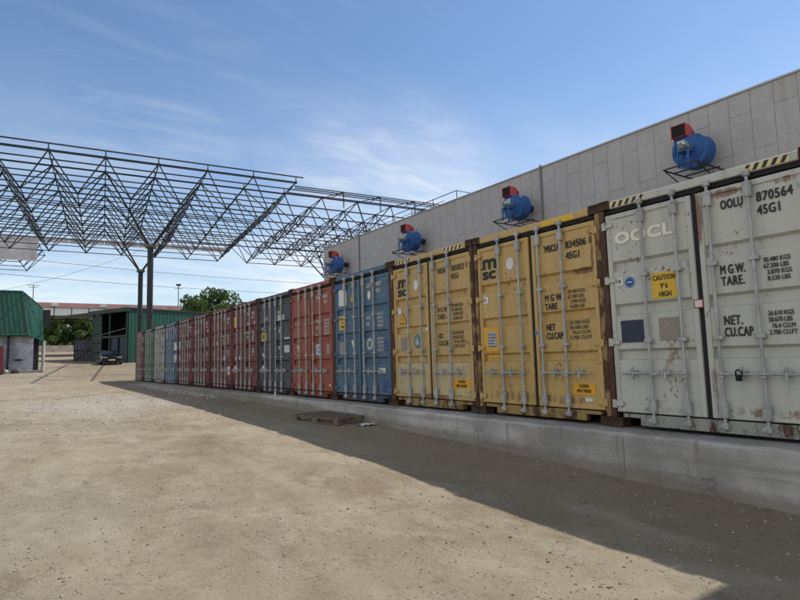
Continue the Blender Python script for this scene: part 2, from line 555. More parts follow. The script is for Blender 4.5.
M_NAVY = plain('navy_patch', (.010, .018, .045), .5, 0, .2, 12)
M_BLUEP = plain('blue_patch', (.02, .06, .20), .5, 0, .2, 12)
M_CYAN = plain('blue_sticker', (.03, .16, .42), .5, 0, .2, 12)
M_TAUPE = plain('grey_plate', (.26, .22, .19), .7, 0, .3, 18)
M_PLATE = plain('alloy_plate', (.36, .36, .35), .5, .3, .2, 30)
M_TEAL = plain('teal_sticker', (.07, .17, .17), .5, 0, .4, 40)
M_WOOD = NT('weathered_pallet_wood')
_w = M_WOOD
M_WOOD = _w.fin(_w.mix(_w.noise(9, 6, .7, _w.mapping((6, 1, 6))), (.085, .062, .042), (.235, .185, .130)), .9)

# ------------------------------------------------------------------ ground
PROF = [(-400, .3), (-30, -.13), (0, -.03), (2.4, .03), (4.6, .07), (6.7, .19), (9, .24), (12, .31), (15.4, .36), (25, .49),
        (37, .62), (45, 1.0), (52, 1.38), (58, 1.64), (66, 1.97), (70, 2.13), (85, 2.75), (92, 3.3), (101, 4.2), (130, 4.3), (900, 4.3)]
_py = np.array([p[0] for p in PROF]); _pz = np.array([p[1] for p in PROF])


def gz0(y):
    r = 1.6
    return float(np.mean(np.interp(np.array([y - r, y - r / 2, y, y + r / 2, y + r]), _py, _pz)))


def gz(x, y):
    d = math.hypot(x - 1, y - 6)
    a = 1.0 if d < 30 else max(0, 1 - (d - 30) / 20)
    z = gz0(y)
    if a > 0:
        z += a * (.028 * mnoise.noise((x * .45, y * .45, 3.1)) + .013 * mnoise.noise((x * 1.6, y * 1.6, 9.2)))
        if d < 14:
            z += .006 * mnoise.noise((x * 6, y * 6, 1.7)) + .004 * mnoise.noise((x * 15, y * 15, 4.4))
    return z


def axis_pts(lo, hi, flo, fhi, fine, grow=1.18):
    mid = list(np.arange(flo, fhi + 1e-6, fine))
    s, p, out = fine, fhi, []
    while p < hi:
        s *= grow; p += s; out.append(min(p, hi))
    s, p, out2 = fine, flo, []
    while p > lo:
        s *= grow; p -= s; out2.append(max(p, lo))
    return out2[::-1] + mid + out


gxs = axis_pts(-700, 700, -7, 6.4, .085)
gys = axis_pts(-300, 900, .6, 14, .085)
gv = [(x, y, gz(x, y)) for y in gys for x in gxs]
nx = len(gxs)
gf = [(j * nx + i, j * nx + i + 1, (j + 1) * nx + i + 1, (j + 1) * nx + i) for j in range(len(gys) - 1) for i in range(nx - 1)]
gm = MB(); gm.v = gv; gm.f = gf; gm.sm = [True] * len(gf)
structure(gm.build('ground', M_GROUND))

# ------------------------------------------------------------------ retaining wall and platform
WALL_X0, WALL_X1, WTOP = 6.06, 6.345, .618


def build_wall():
    b = MB()
    ys = list(np.arange(-4, 38.6, .16))
    rows = []
    for y in ys:
        chip = .016 * mnoise.noise((3, y * 2.2, .4)) + .010 * mnoise.noise((7, y * 7, .4))
        wav = .007 * mnoise.noise((1, y * .9, 7.7))
        top = WTOP + .5 * chip - .012
        zb = gz0(y) - .35
        rows.append([(WALL_X0 + wav, y, zb), (WALL_X0 + wav, y, top - .035 + chip), (WALL_X0 + .028 + wav, y, top + chip * .6),
                     (WALL_X1, y, top), (WALL_X1, y, zb)])
    vs = [p for r in rows for p in r]
    fs = []
    for j in range(len(rows) - 1):
        for i in range(4):
            fs.append((j * 5 + i, j * 5 + i + 1, (j + 1) * 5 + i + 1, (j + 1) * 5 + i))
    fs.append((0, 1, 2, 3, 4)); n = (len(rows) - 1) * 5
    fs.append((n + 4, n + 3, n + 2, n + 1, n))
    b.add(vs, fs)
    w = b.build('retaining_wall', M_WALLC)
    tag(w, 'long low grey concrete retaining wall under the container row', 'concrete wall')
    g = MB()                                   # construction joints
    for y in (1.1, 4.2, 7.3, 10.4, 13.5, 16.6, 19.7, 22.8):
        g.box(WALL_X0 - .004, WALL_X0 + .012, y, y + .007, gz0(y) - .1, WTOP - .06)
    g.build('joint', plain('joint_dirt', (.21, .20, .185), .9), w)
    return w


build_wall()
pb = MB(); pb.box(WALL_X1 + .003, 18.58, -4, 38.4, -.6, .622)
structure(pb.build('platform', M_PLAT))

# ------------------------------------------------------------------ containers
CW, CH, CL = 2.486, 2.896, 12.19
HW = CW / 2
FX0 = 6.36
FIELD, GROOVE, FRAME = .030, .082, .016
FIELDS = [(.25, .83), (.97, 1.39), (1.54, 1.95), (2.09, 2.66)]


def U(u): return HW - u


def door_mesh(u0, u1):
    b = MB()
    z0, z1, fw = .19, 2.70, .062
    y0, y1 = U(u1), U(u0)
    b.box(FRAME, .085, y0, y0 + fw, z0, z1, .006)
    b.box(FRAME, .085, y1 - fw, y1, z0, z1, .006)
    b.box(FRAME + .003, .085, y0 + fw, y1 - fw, z1 - fw, z1, .006)
    b.box(FRAME + .003, .085, y0 + fw, y1 - fw, z0, z0 + fw, .006)
    prof = []
    for (a, c) in FIELDS:
        prof += [(a, FIELD), (c, FIELD)]
        if c < 2.6: prof += [(c + .012, GROOVE)]
        i = FIELDS.index((a, c))
        if i + 1 < len(FIELDS): prof += [(FIELDS[i + 1][0] - .030, GROOVE)]
    prof[0] = (z0 + fw - .01, FIELD); prof[-1] = (z1 - fw + .01, FIELD)
    n = 7
    ya, yb = y0 + fw - .004, y1 - fw + .004
    vs, fs = [], []
    for (z, x) in prof:
        for k in range(n):
            y = ya + (yb - ya) * k / (n - 1)
            dent = .007 + .006 * mnoise.noise((u0 * 9, y * 2.6, z * 2.6)) + .003 * mnoise.noise((u0 * 5, y * 7, z * 7)) if 0 < k < n - 1 else 0
            vs.append((x + dent, y, z))
    for j in range(len(prof) - 1):
        for k in range(n - 1):
            fs.append((j * n + k, j * n + k + 1, (j + 1) * n + k + 1, (j + 1) * n + k))
    b.add(vs, fs)
    return b


def rod_mesh(u):
    b = MB()
    y = U(u)
    b.tube((-.016, y, .12), (-.016, y, 2.80), .0175, 10)
    for z, h in ((2.775, .035), (.115, .035)):                       # cam ends
        b.box(-.045, .012, y - .034, y + .034, z - h, z + h, .008)
        b.box(-.056, -.03, y + .01, y + .05, z - .016, z + .016, .004)
    for z in (2.60, .285):                                           # long bearing brackets
        b.box(-.042, FRAME, y - .04, y + .04, z - .085, z + .085, .008)
        for s in (-.055, .055): b.tube((-.050, y - .026, z + s), (-.030, y - .026, z + s), .011, 6); b.tube((-.050, y + .026, z + s), (-.030, y + .026, z + s), .011, 6)
    for z in (1.87, 1.06):                                           # guides
        b.box(-.040, FIELD, y - .05, y + .05, z - .022, z + .022, .006)
    b.box(-.044, -.002, y - .03, y + .03, .625, .70, .006)           # hub of the handle
    return b


def handle_mesh(u, side):
    b = MB()
    y = U(u)
    L = .36
    e = y - side * L
    b.tube((-.050, y + side * .02, .672), (-.052, e, .668), .0125, 8)
    b.box(-.060, -.048, e - .03, e + .03, .65, .684, .003)
    c = y - side * .22
    b.box(-.040, FIELD, c - .035, c + .035, .655, .705, .006)          # retainer and catch
    b.box(-.064, -.030, c - .013, c + .013, .60, .745, .004)
    b.tube((-.068, c, .705), (-.030, c, .745), .012, 6)
    return b


def hinge_mesh(side):
    out = []
    for z in (.29, 1.06, 1.85, 2.56):
        b = MB()
        u = .088 if side < 0 else CW - .088
        y = U(u)
        b.tube((-.004, y, z - .05), (-.004, y, z + .05), .014, 8)
        yy = y - .10 if side < 0 else y + .10
        b.box(-.006, .015, y, yy, z - .030, z + .030, .005)
        ye = y + .05 if side < 0 else y - .05
        b.box(-.006, .004, y, ye, z - .05, z + .05, .004)
        out.append(b)
    return out


def casting_mesh(y, z, x0=-.006, d=.178):
    bm = bmesh.new()
    bmesh.ops.create_cube(bm, size=1)
    for v in bm.verts:
        v.co = Vector((x0 + d / 2 + v.co.x * d, y + v.co.y * .162, z + v.co.z * .118))
    bmesh.ops.bevel(bm, geom=bm.edges[:], offset=.007, segments=1, affect='EDGES')
    bm.faces.ensure_lookup_table()
    big = [f for f in bm.faces if f.calc_area() > .009]
    for f in big:
        ax = max(range(3), key=lambda i: abs(f.normal[i]))
        if ax == 1 and False: continue
        r = bmesh.ops.inset_individual(bm, faces=[f], thickness=.030)
        bmesh.ops.translate(bm, verts=f.verts, vec=-f.normal * .035)
    b = MB(); b.bm(bm)
    return b


def corrugated(y, x0, x1, z0, z1, depth=.036, pitch=.278):
    pts = []
    x = x0
    i = 0
    while x < x1 - 1e-6:
        for dxx, o in ((0, 0), (.072, 0), (.139, depth), (.211, depth)):
            if x + dxx < x1: pts.append((x + dxx, o))
        x += pitch
    pts.append((x1, 0))
    return pts


def make_proto():
    P = {}
    b = MB()
    for s in (-1, 1):                                           # rear and front corner posts
        ya, yb = (s * HW, s * (HW - .075))
        b.box(.010, .13, ya, yb, .118, CH - .118, .006)
        b.box(CL - .13, CL - .01, ya, yb, .118, CH - .118, .006)
        b.box(.178, CL - .178, ya, s * (HW - .06), CH - .075, CH - .012)   # top side rail
        b.box(.178, CL - .178, ya, s * (HW - .05), .015, .155)             # bottom side rail
    P['corner_posts'] = b
    b = MB()
    b.box(.006, .11, -(HW - .165), HW - .165, 2.778, CH - .022, .008)           # header
    P['header'] = b
    b = MB(); b.box(CL - .11, CL - .012, -(HW - .165), HW - .165, 2.75, CH - .02)
    P['rear_header'] = b
    b = MB()
    b.box(.014, .12, -(HW - .40), HW - .40, .035, .172, .008)           # sill between the two notches
    b.box(.018, .12, HW - .40, HW - .165, .125, .170, .004); b.box(.018, .12, -(HW - .40), -(HW - .165), .125, .170, .004)
    b.box(CL - .12, CL - .012, -(HW - .165), HW - .165, .02, .17)
    b.box(.16, CL - .16, -(HW - .05), HW - .05, .155, .17)
    P['sill'] = b
    for nm, s in (('side_wall', -1), ('side_wall', 1)):
        pts = corrugated(0, .135, CL - .135, 0, 0)
        vs, fs = [], []
        for (x, o) in pts:
            yy = s * (HW - .012 - o)
            vs += [(x, yy, .14), (x, yy, CH - .07)]
        for k in range(len(pts) - 1):
            fs.append((2 * k, 2 * k + 1, 2 * k + 3, 2 * k + 2))
        b = MB(); b.add(vs, fs); P[nm + ('a' if s < 0 else 'b')] = b
    b = MB()
    b.box(.11, CL - .11, -(HW - .06), HW - .06, CH - .04, CH - .022)
    P['roof'] = b
    b = MB()
    b.box(CL - .10, CL - .07, -(HW - .08), HW - .08, .17, CH - .11)
    P['end_wall'] = b
    return P


PROTO = make_proto()
_mesh_cache = {}


def part(name, key, mb, mat, parent):
    """link a part, sharing mesh data between containers; the material sits on the object"""
    if key not in _mesh_cache:
        o = (mb() if callable(mb) else mb).build(name, mat, parent)
        _mesh_cache[key] = o
    else:
        o = _mesh_cache[key].copy()
        o.name = name
        COL.objects.link(o)
        o.parent = parent
        for k in list(o.keys()): del o[k]
    o.material_slots[0].link = 'OBJECT'
    o.material_slots[0].material = mat
    return o


def text_obj(parent, s, u, z, h, mat, x=FIELD - .003, cond=.72, bold=None, align='LEFT', name='lettering', spacing=1.0, lsp=1.0, w=None):
    cu = bpy.data.curves.new('t', 'FONT')
    cu.body = s
    cu.size = h / .72
    cu.align_x = align
    cu.offset = 0
    cu.space_character = spacing
    cu.space_line = lsp
    cu.resolution_u = 3
    cu.extrude = .0008
    to = bpy.data.objects.new('t', cu)
    COL.objects.link(to)
    dg = bpy.context.evaluated_depsgraph_get()
    me = bpy.data.meshes.new_from_object(to.evaluated_get(dg))
    bpy.data.objects.remove(to); bpy.data.curves.remove(cu)
    n = len(me.vertices)
    co = np.empty(n * 3); me.vertices.foreach_get('co', co); co = co.reshape(-1, 3)
    if w: cond = w / max(1e-6, co[:, 0].max() - max(0, co[:, 0].min()))
    d = h * (.062 if h > .06 else .045) if bold is None else bold              # stroke weight: the glyphs overprinted with a small shift
    faces = [tuple(p.vertices) for p in me.polygons]
    bpy.data.meshes.remove(me)
    vs, fs = [], []
    for q, (a, c) in enumerate(((-.5, -.35), (.5, -.35), (0, 0), (-.5, .35), (.5, .35))):
        o0 = len(vs)
        for p in co: vs.append((x - p[2] - .00022 * q, U(u) - p[0] * cond - a * d, z + p[1] + c * d))
        fs += [tuple(k + o0 for k in f) for f in faces]
    me = bpy.data.meshes.new(name)
    me.from_pydata(vs, [], fs)
    me.materials.clear(); me.materials.append(mat)
    me.name = name
    me.update()
    o = bpy.data.objects.new(name, me)
    COL.objects.link(o); o.parent = parent
    return o


def decal(parent, u0, u1, z0, z1, mat, name='sticker', x=FIELD - .002, t=.002):
    b = MB(); b.box(x, x + t, U(u1), U(u0), z0, z1)
    return b.build(name, mat, parent)


def poly_decal(parent, pts, mat, name='sticker', x=FIELD - .002, t=.002):
    b = MB(); b.prism([(U(u), z) for u, z in pts], 0, x, x + t)
    return b.build(name, mat, parent)


def oval(parent, u, z, ru, rz, mat, name='sticker', x=FIELD - .002):
    return poly_decal(parent, [(u + ru * math.cos(t * math.pi / 12), z + rz * math.sin(t * math.pi / 12)) for t in range(24)], mat, name, x)


def triangle(parent, u, z, w, h, mat, up=True, name='sticker', x=FIELD - .002):
    s = 1 if up else -1
    return poly_decal(parent, [(u - w, z - s * h), (u + w, z - s * h), (u, z + s * h)], mat, name, x)


def hazard(parent, u0, u1, z0, z1, n=5):
    """yellow and black hatching on the header"""
    decal(parent, u0, u1, z0, z1, M_CREAM_Y, 'height_sticker', .0035, .0015)
    b = MB()
    w = (u1 - u0) / n
    for k in range(n):
        a = u0 + k * w
        b.prism([(U(a + .10 * w), z0 + .004), (U(a + .55 * w), z0 + .004), (U(a + .95 * w), z1 - .004), (U(a + .5 * w), z1 - .004)], 0, .0015, .003)
    b.build('hatching', M_BLACK, parent)


M_CREAM_Y = plain('pale_yellow_tape', (.58, .50, .26), .6, 0, .15, 10)
M_GALVP = {}


def container(yc, label, col, rust=.35, post=None, rods=None, cname=None, postrust=.45, z=None, dx=None, fade=.25, dirt=.5, hot=()):
    """returns root, header, left door, right door"""
    z = .6265 if z is None else z
    key = cname
    z0_ = .6265 if z is None else z
    m = paint(key + '_paint', col, rust, dirt, fade, hot=[(yc + HW - u, z0_ + zz, ru, rz, am) for u, zz, ru, rz, am in hot])
    mp = rusty(key + '_post', post or tuple(x * .7 for x in col), postrust)
    jr = random.Random(key)
    dx = jr.uniform(-.006, .03) if dx is None else dx
    root = thing('shipping_container', label, 'container', (FX0 + dx, yc, z), jr.uniform(-.0007, .0007), 'shipping containers standing in a row')
    part('corner_posts', 'cp', PROTO['corner_posts'], mp, root)
    hd = part('header', 'hd', PROTO['header'], m, root)
    part('rear_header', 'rh', PROTO['rear_header'], m, root)
    part('sill', 'sl', PROTO['sill'], rusty(key + '_sill', tuple(x * .62 for x in col), .45), root)
    part('side_wall', 'sa', PROTO['side_walla'], m, root)
    part('side_wall', 'sb', PROTO['side_wallb'], m, root)
    part('roof', 'rf', PROTO['roof'], m, root)
    part('end_wall', 'ew', PROTO['end_wall'], m, root)
    for i, (sy, sz) in enumerate(((-1, 0), (1, 0), (-1, 1), (1, 1))):
        part('corner_casting', 'cc%d' % i, lambda sy=sy, sz=sz: casting_mesh(sy * (HW - .080), .059 if sz == 0 else CH - .059), M_CAST, root)
        part('corner_casting', 'cr%d' % i, lambda sy=sy, sz=sz: casting_mesh(sy * (HW - .080), .059 if sz == 0 else CH - .059, CL - .172), M_CAST, root)
    part('door_gasket', 'gk', lambda: gasket(), M_RUBBER, root)
    doors = []
    rm = rods or M_GALV
    for i, (u0, u1, ru, side) in enumerate(((.090, HW - .031, (.60, 1.02), -1), (HW + .031, CW - .090, (1.42, 1.84), 1))):
        d = part('door', 'door%d' % i, lambda u0=u0, u1=u1: door_mesh(u0, u1), m, root)
        doors.append(d)
        for k, u in enumerate(ru):
            part('lock_rod', 'rod%d%d' % (i, k), lambda u=u: rod_mesh(u), rm, d)
            part('door_handle', 'hnd%d%d' % (i, k), lambda u=u, side=side: handle_mesh(u, side), rm, d)
        hs = None
        for k in range(4):
            part('hinge', 'hg%d%d' % (i, k), lambda side=side, k=k: hinge_mesh(side)[k], m, d)
    return root, hd, doors[0], doors[1]


def gasket():
    b = MB()
    b.box(.112, .118, -(HW - .076), HW - .076, .174, 2.777)
    b.box(.040, .111, -.026, .026, .185, 2.72)
    b.box(.045, .111, -(HW - .08), HW - .08, 2.725, 2.776)                 # seal between the two doors
    for s in (-1, 1): b.box(.030, .074, s * (HW - .0775), s * (HW - .0865), .185, 2.718)
    return b


YC = [3.32, 5.82, 8.31, 10.80, 13.29, 15.78, 18.28, 20.80, 23.33, 25.87, 28.42, 30.98, 33.53, 36.08]

# 1 white ------------------------------------------------------------
r, h, L, R = container(YC[0], 'pale grey white container with large cream OOCL lettering, nearest to the camera', (.452, .452, .405), .22, (.085, .06, .045), None, 'white', .85, dx=.0, dirt=.42, fade=.12,
                       hot=[(1.285, 2.40, .07, .45, 1.), (1.60, 2.63, .34, .07, .9), (.84, .86, .10, .30, .62), (1.33, .55, .05, .35, .7), (1.9, .27, .9, .07, .6), (.7, .24, .6, .06, .55), (1.14, 1.9, .05, .6, .5), (2.2, 2.62, .2, .05, .8)])
hazard(h, .19, .66, 2.785, 2.86, 5); hazard(h, 1.80, 2.24, 2.785, 2.86, 5)
text_obj(L, 'OOCL', .20, 2.31, .14, M_CREAM, bold=.022, w=.76, spacing=1.06)
decal(L, .165, .285, 1.775, 1.875, M_WHITE)
text_obj(L, '14', .185, 1.80, .052, M_BLACK, x=FIELD - .005, cond=.9)
oval(L, .372, 1.80, .066, .066, M_CYAN)
oval(L, .372, 1.80, .046, .046, M_BLUEP, 'sticker', FIELD - .0045)
decal(L, .34, .405, 1.793, 1.806, M_WHITE, 'sticker', FIELD - .007)
decal(L, .665, .99, 1.555, 1.865, M_YEL)
text_obj(L, "CAUTION", .685, 1.775, .062, M_BLACK, x=FIELD - .005, w=.275, spacing=1.1)
text_obj(L, "9'6", .775, 1.675, .062, M_BLACK, x=FIELD - .005, cond=.78, spacing=1.2)
text_obj(L, "HIGH", .75, 1.578, .062, M_BLACK, x=FIELD - .005, w=.15)
decal(L, .21, .52, 1.05, 1.325, M_NAVY, 'patch')
M_RUSTP = rusty('rust_run', (.33, .30, .25), .5)
decal(L, .72, .975, 1.055, 1.325, M_TAUPE, 'patch')
text_obj(R, 'OOLU', 1.535, 2.455, .10, M_BLACK, w=.225, spacing=1.1)
text_obj(R, '870564', 1.90, 2.455, .10, M_BLACK, w=.335, spacing=1.1)
text_obj(R, '45G1', 1.90, 2.315, .10, M_BLACK, w=.21, spacing=1.1)
text_obj(R, 'M G W.', 1.475, 1.745, .10, M_BLACK, w=.25)
text_obj(R, 'TARE.', 1.48, 1.62, .10, M_BLACK, w=.235, spacing=1.1)
text_obj(R, '30.480 KGS\n67.200 LBS\n  3.870 KGS\n  8.530 LBS', 1.91, 1.815, .048, M_BLACK, w=.25, lsp=.97)
text_obj(R, 'NET.', 1.47, 1.195, .10, M_BLACK, w=.185, spacing=1.1)
text_obj(R, 'CU.CAP.', 1.47, 1.07, .10, M_BLACK, w=.30, spacing=1.1)
text_obj(R, '26.610 KGS\n58.670 LBS\n  76.4 CU.M\n2.700 CU.FT', 1.91, 1.265, .048, M_BLACK, w=.25, lsp=.97)
b = MB(); b.box(.012, .020, U(1.275), U(1.165), 1.40, 1.50, .002); b.build('seal_plate', M_RED, L)
decal(L, 1.18, 1.262, 1.412, 1.488, M_WHITE, 'sticker', .0095, .002)
# padlock on the first handle of the right door
pl = MB(); c_ = U(1.40) - .22
pl.box(-.085, -.055, c_ - .032, c_ + .032, .60, .665, .012)
pl.path([(-.068, c_ - .03, .655), (-.068, c_ - .03, .70), (-.068, c_, .72), (-.068, c_ + .03, .70), (-.068, c_ + .03, .655)], .008)
pl.build('padlock', M_DARK, R)

M_OLIVE = (.42, .30, .115)
# 2 yellow nearest ---------------------------------------------------------
r, h, L, R = container(YC[1], 'ochre yellow container with msc lettering beside the white one, yellow patch on its header', (.455, .305, .104), .30, (.28, .18, .07), None, 'ochre', .7, hot=[(2.15, 2.05, .30, .06, 1.), (2.33, 2.3, .05, .5, .8), (1.1, 1.7, .06, .7, .6), (.8, .32, .9, .12, .6), (1.7, .30, .8, .10, .6), (.65, .6, .2, .3, .4)])


M_LETW_E = plain('pale_emblem_print', (.46, .48, .46), .7, 0, .3, 20)


def msc_logo(d, u, z):
    text_obj(d, 'm', u + .055, z + .165, .235, M_BLACK, w=.29, bold=.026)
    b = MB(); b.prism([(U(u), z + .162), (U(u + .12), z + .162), (U(u + .12), z + .195), (U(u + .03), z + .185)], 0, FIELD - .0045, FIELD - .003)
    b.build('logo_bar', M_BLACK, d)
    text_obj(d, 'sc', u + .05, z, .185, M_BLACK, w=.285, bold=.022)


msc_logo(L, .13, 2.175)
oval(L, .815, 2.35, .078, .098, M_WHITE)
decal(L, .185, .30, 1.775, 1.885, M_WHITE)
text_obj(L, '10', .20, 1.81, .045, M_TAUPE, x=FIELD - .005)
decal(h, 1.52, 2.08, 2.785, 2.862, M_YEL, 'patch', .0035, .0015)
text_obj(R, 'MSCU', 1.52, 2.40, .10, M_BLACK, w=.23)
text_obj(R, '834506', 1.895, 2.40, .10, M_BLACK, w=.345)
text_obj(R, '8', 2.30, 2.40, .098, M_BROWN, x=FRAME - .002, cond=.72)
text_obj(R, '45G1', 1.895, 2.245, .10, M_BLACK, w=.225)
text_obj(R, 'M G W', 1.475, 1.69, .095, M_BLACK, w=.30)
text_obj(R, 'TARE', 1.475, 1.565, .095, M_BLACK, w=.22)
text_obj(R, '30.480 KGS\n67.200 LBS\n  3.900 KGS\n  8.600 LBS', 1.89, 1.765, .050, M_BROWN, w=.29)
text_obj(R, 'NET', 1.475, 1.27, .095, M_BLACK, w=.16)
text_obj(R, 'CU.CAP.', 1.475, 1.145, .095, M_BLACK, w=.305)
text_obj(R, '26.580 KGS\n58.600 LBS\n  76.4 CU.M\n2.700 CU.FT', 1.89, 1.335, .050, M_BROWN, w=.36)
decal(R, 1.89, 2.255, .375, .53, M_ORG)
text_obj(R, 'CAUTION\nHIGH TRAILER', 2.072, .47, .045, M_BLACK, x=FIELD - .005, cond=.58, align='CENTER')
decal(L, .15, .51, 1.00, 1.385, M_ORG, 'placard')
decal(L, .25, .46, 1.06, 1.315, M_PLATE, 'data_plate', FIELD - .006, .004)
text_obj(L, 'CSC SAFETY APPROVAL\nDATE MANUFACTURED\nIDENTIFICATION No.\nMAXIMUM GROSS\nALLOWABLE STACKING', .265, 1.26, .014, M_BLACK, x=FIELD - .008, cond=.85, lsp=2.4)
decal(L, .15, .51, .895, .965, M_ORG, 'patch', GROOVE - .003)
decal(R, 1.265, 1.325, 1.22, 1.27, M_CYAN, 'sticker', FRAME - .002)
decal(R, 2.08, 2.20, .285, .335, M_WHITE)

# 3 yellow, older ------------------------------------------------------------
r, h, L, R = container(YC[2], 'ochre container with msc lettering, warning triangle and paler bottom, next to the steel blue one', (.44, .298, .110), .34, (.24, .15, .06), None, 'ochre_old', .85, hot=[(.62, .6, .10, .25, 1.), (.9, .65, .18, .18, .9), (1.55, .45, .12, .3, .9), (1.2, .22, 1.1, .10, .9), (1.1, 1.6, .06, .8, .6), (2.2, 2.03, .2, .06, .7)])
msc_logo(L, .17, 2.15)
oval(L, .84, 2.31, .075, .10, M_WHITE)
decal(L, .22, .33, 1.80, 1.90, M_WHITE)
triangle(L, .39, 1.705, .135, .105, M_BLACK, True); triangle(L, .39, 1.70, .115, .088, M_ORG, True, x=FIELD - .0045)
text_obj(L, '!', .372, 1.645, .085, M_BLACK, x=FIELD - .007)
hazard(h, .19, .72, 2.785, 2.86, 5); hazard(h, 1.70, 2.24, 2.785, 2.86, 5)
text_obj(R, 'MEDU', 1.505, 2.43, .10, M_BROWN, w=.24)
text_obj(R, '885823', 1.90, 2.43, .10, M_BROWN, w=.335)
text_obj(R, '4', 2.30, 2.43, .098, M_BROWN, x=FRAME - .002)
text_obj(R, '45G1', 1.885, 2.29, .098, M_BROWN, cond=.70)
text_obj(R, 'M G W\nTARE', 1.475, 1.73, .092, M_BROWN, w=.27, lsp=.98)
text_obj(R, '30.480 KGS\n67.200 LBS\n  3.890 KGS\n  8.580 LBS', 1.88, 1.80, .055, M_BROWN, cond=.8)
text_obj(R, 'NET\nCU.CAP', 1.475, 1.26, .092, M_BROWN, w=.29, lsp=.98)
text_obj(R, '26.590 KGS\n58.620 LBS\n  76.4 CU.M\n2.700 CU.FT', 1.88, 1.32, .055, M_BROWN, cond=.8)
decal(R, 1.85, 2.29, .38, .545, M_ORG)
text_obj(R, 'CAUTION\nHIGH TRAILER', 2.07, .48, .05, M_BLACK, x=FIELD - .005, cond=.62, align='CENTER')
decal(L, .285, .475, 1.07, 1.325, M_TAUPE, 'data_plate')
oval(L, .83, 1.24, .11, .135, M_TEAL, 'emblem'); triangle(L, .83, 1.245, .065, .07, M_LETW_E, True, 'emblem', FIELD - .0045); triangle(L, .80, 1.20, .045, .05, M_PLATE, False, 'emblem', FIELD - .007)
decal(L, 1.115, 1.18, 1.42, 1.48, M_WHITE, 'sticker', FRAME - .002)
# paler repainted lower panels
M_PALEY = paint('pale_ochre_paint', (.45, .37, .20), .45, .25, .3)
decal(L, .15, 1.14, .262, .825, M_PALEY, 'repainted_panel', FIELD - .0012, .001); decal(R, 1.30, 2.29, .262, .825, M_PALEY, 'repainted_panel', FIELD - .0012, .001)

# 4 blue ---------------------------------------------------------------------
M_LETW = plain('weathered_white_letters', (.46, .47, .48), .7, 0, .35, 14)
r, h, L, R = container(YC[3], 'steel blue container with a white board, warning triangle and yellow caution sign', (.058, .118, .185), .28, (.05, .035, .03), None, 'steel_blue', .55)
decal(L, .15, .62, 2.56, 2.70, M_BLUEP, 'patch', FRAME - .002)
decal(L, .25, .62, 2.17, 2.55, M_WHITE, 'placard')
triangle(L, .90, 2.35, .12, .12, M_BLACK); triangle(L, .90, 2.345, .105, .104, M_ORG, x=FIELD - .0045)
text_obj(L, '!', .882, 2.285, .095, M_BLACK, x=FIELD - .007)
decal(L, .26, .565, 1.615, 1.935, M_YEL)
text_obj(L, 'CAUTION\n9\'6\nHIGH', .412, 1.84, .06, M_BLACK, x=FIELD - .005, cond=.72, align='CENTER', lsp=1.1)
decal(L, .27, .47, 1.05, 1.33, M_TAUPE, 'data_plate')
triangle(L, .89, 1.27, .085, .085, M_WHITE, False)
oval(R, 1.61, 2.30, .065, .095, M_WHITE)
text_obj(R, 'CLHU', 1.49, 2.47, .085, M_LETW, cond=.66); text_obj(R, '438271', 1.88, 2.47, .085, M_LETW, cond=.70); text_obj(R, '45G1', 1.90, 2.33, .085, M_LETW, cond=.7)
text_obj(R, 'M.G.W.\nTARE', 1.46, 1.78, .075, M_LETW, cond=.65, lsp=1.3)
text_obj(R, '30.480 KGS\n67.200 LBS\n  3.900 KGS\n  8.600 LBS', 1.90, 1.84, .055, M_LETW, cond=.72, lsp=1.05)
text_obj(R, '26.580 KGS\n58.600 LBS\n  76.4 CU.M\n2.700 CU.FT', 1.90, 1.33, .055, M_LETW, cond=.72, lsp=1.05)
oval(R, 1.60, 1.25, .12, .125, M_LETW, 'emblem'); oval(R, 1.60, 1.25, .075, .08, M_TEAL, 'emblem', FIELD - .0045)
decal(R, 1.97, 2.19, .63, .74, M_WHITE); decal(R, 2.08, 2.33, .255, .53, M_BLUEP, 'patch'); decal(R, 2.18, 2.33, 1.09, 1.33, M_BLUEP, 'patch', FRAME - .002)

# 5 rust red -----------------------------------------------------------------
r, h, L, R = container(YC[4], 'brick orange red container with a square white emblem on its right door', (.255, .064, .032), .32, (.07, .025, .018), None, 'brick_red', .5)
text_obj(R, 'TGHU', 1.52, 2.46, .088, M_LETW, cond=.7); text_obj(R, '482053 1', 1.90, 2.46, .088, M_LETW, cond=.7); text_obj(R, '45G1', 1.98, 2.32, .088, M_LETW, cond=.7)
text_obj(R, 'M.G.W.\n\nTARE\n\nNET', 1.50, 1.88, .062, M_LETW, cond=.75)
text_obj(R, '30.480 KGS\n67.200 LBS\n  3.880 KGS\n  8.550 LBS\n26.600 KGS', 1.95, 1.88, .058, M_LETW, cond=.76)
decal(R, 1.52, 1.80, 1.06, 1.33, M_LETW, 'emblem'); oval(R, 1.66, 1.195, .09, .09, M_CYAN, 'emblem', FIELD - .0045); oval(R, 1.66, 1.195, .045, .045, M_LETW, 'emblem', FIELD - .007)
decal(R, 2.08, 2.25, 1.08, 1.32, M_TAUPE, 'data_plate')
triangle(L, .45, 1.25, .085, .085, M_LETW, False)
decal(L, .86, .95, 2.36, 2.47, M_LETW); decal(L, .82, .96, 1.56, 1.60, M_LETW); text_obj(L, 'E', .30, 1.90, .09, M_CREAM)
decal(R, 2.20, 2.26, .30, .36, M_WHITE)

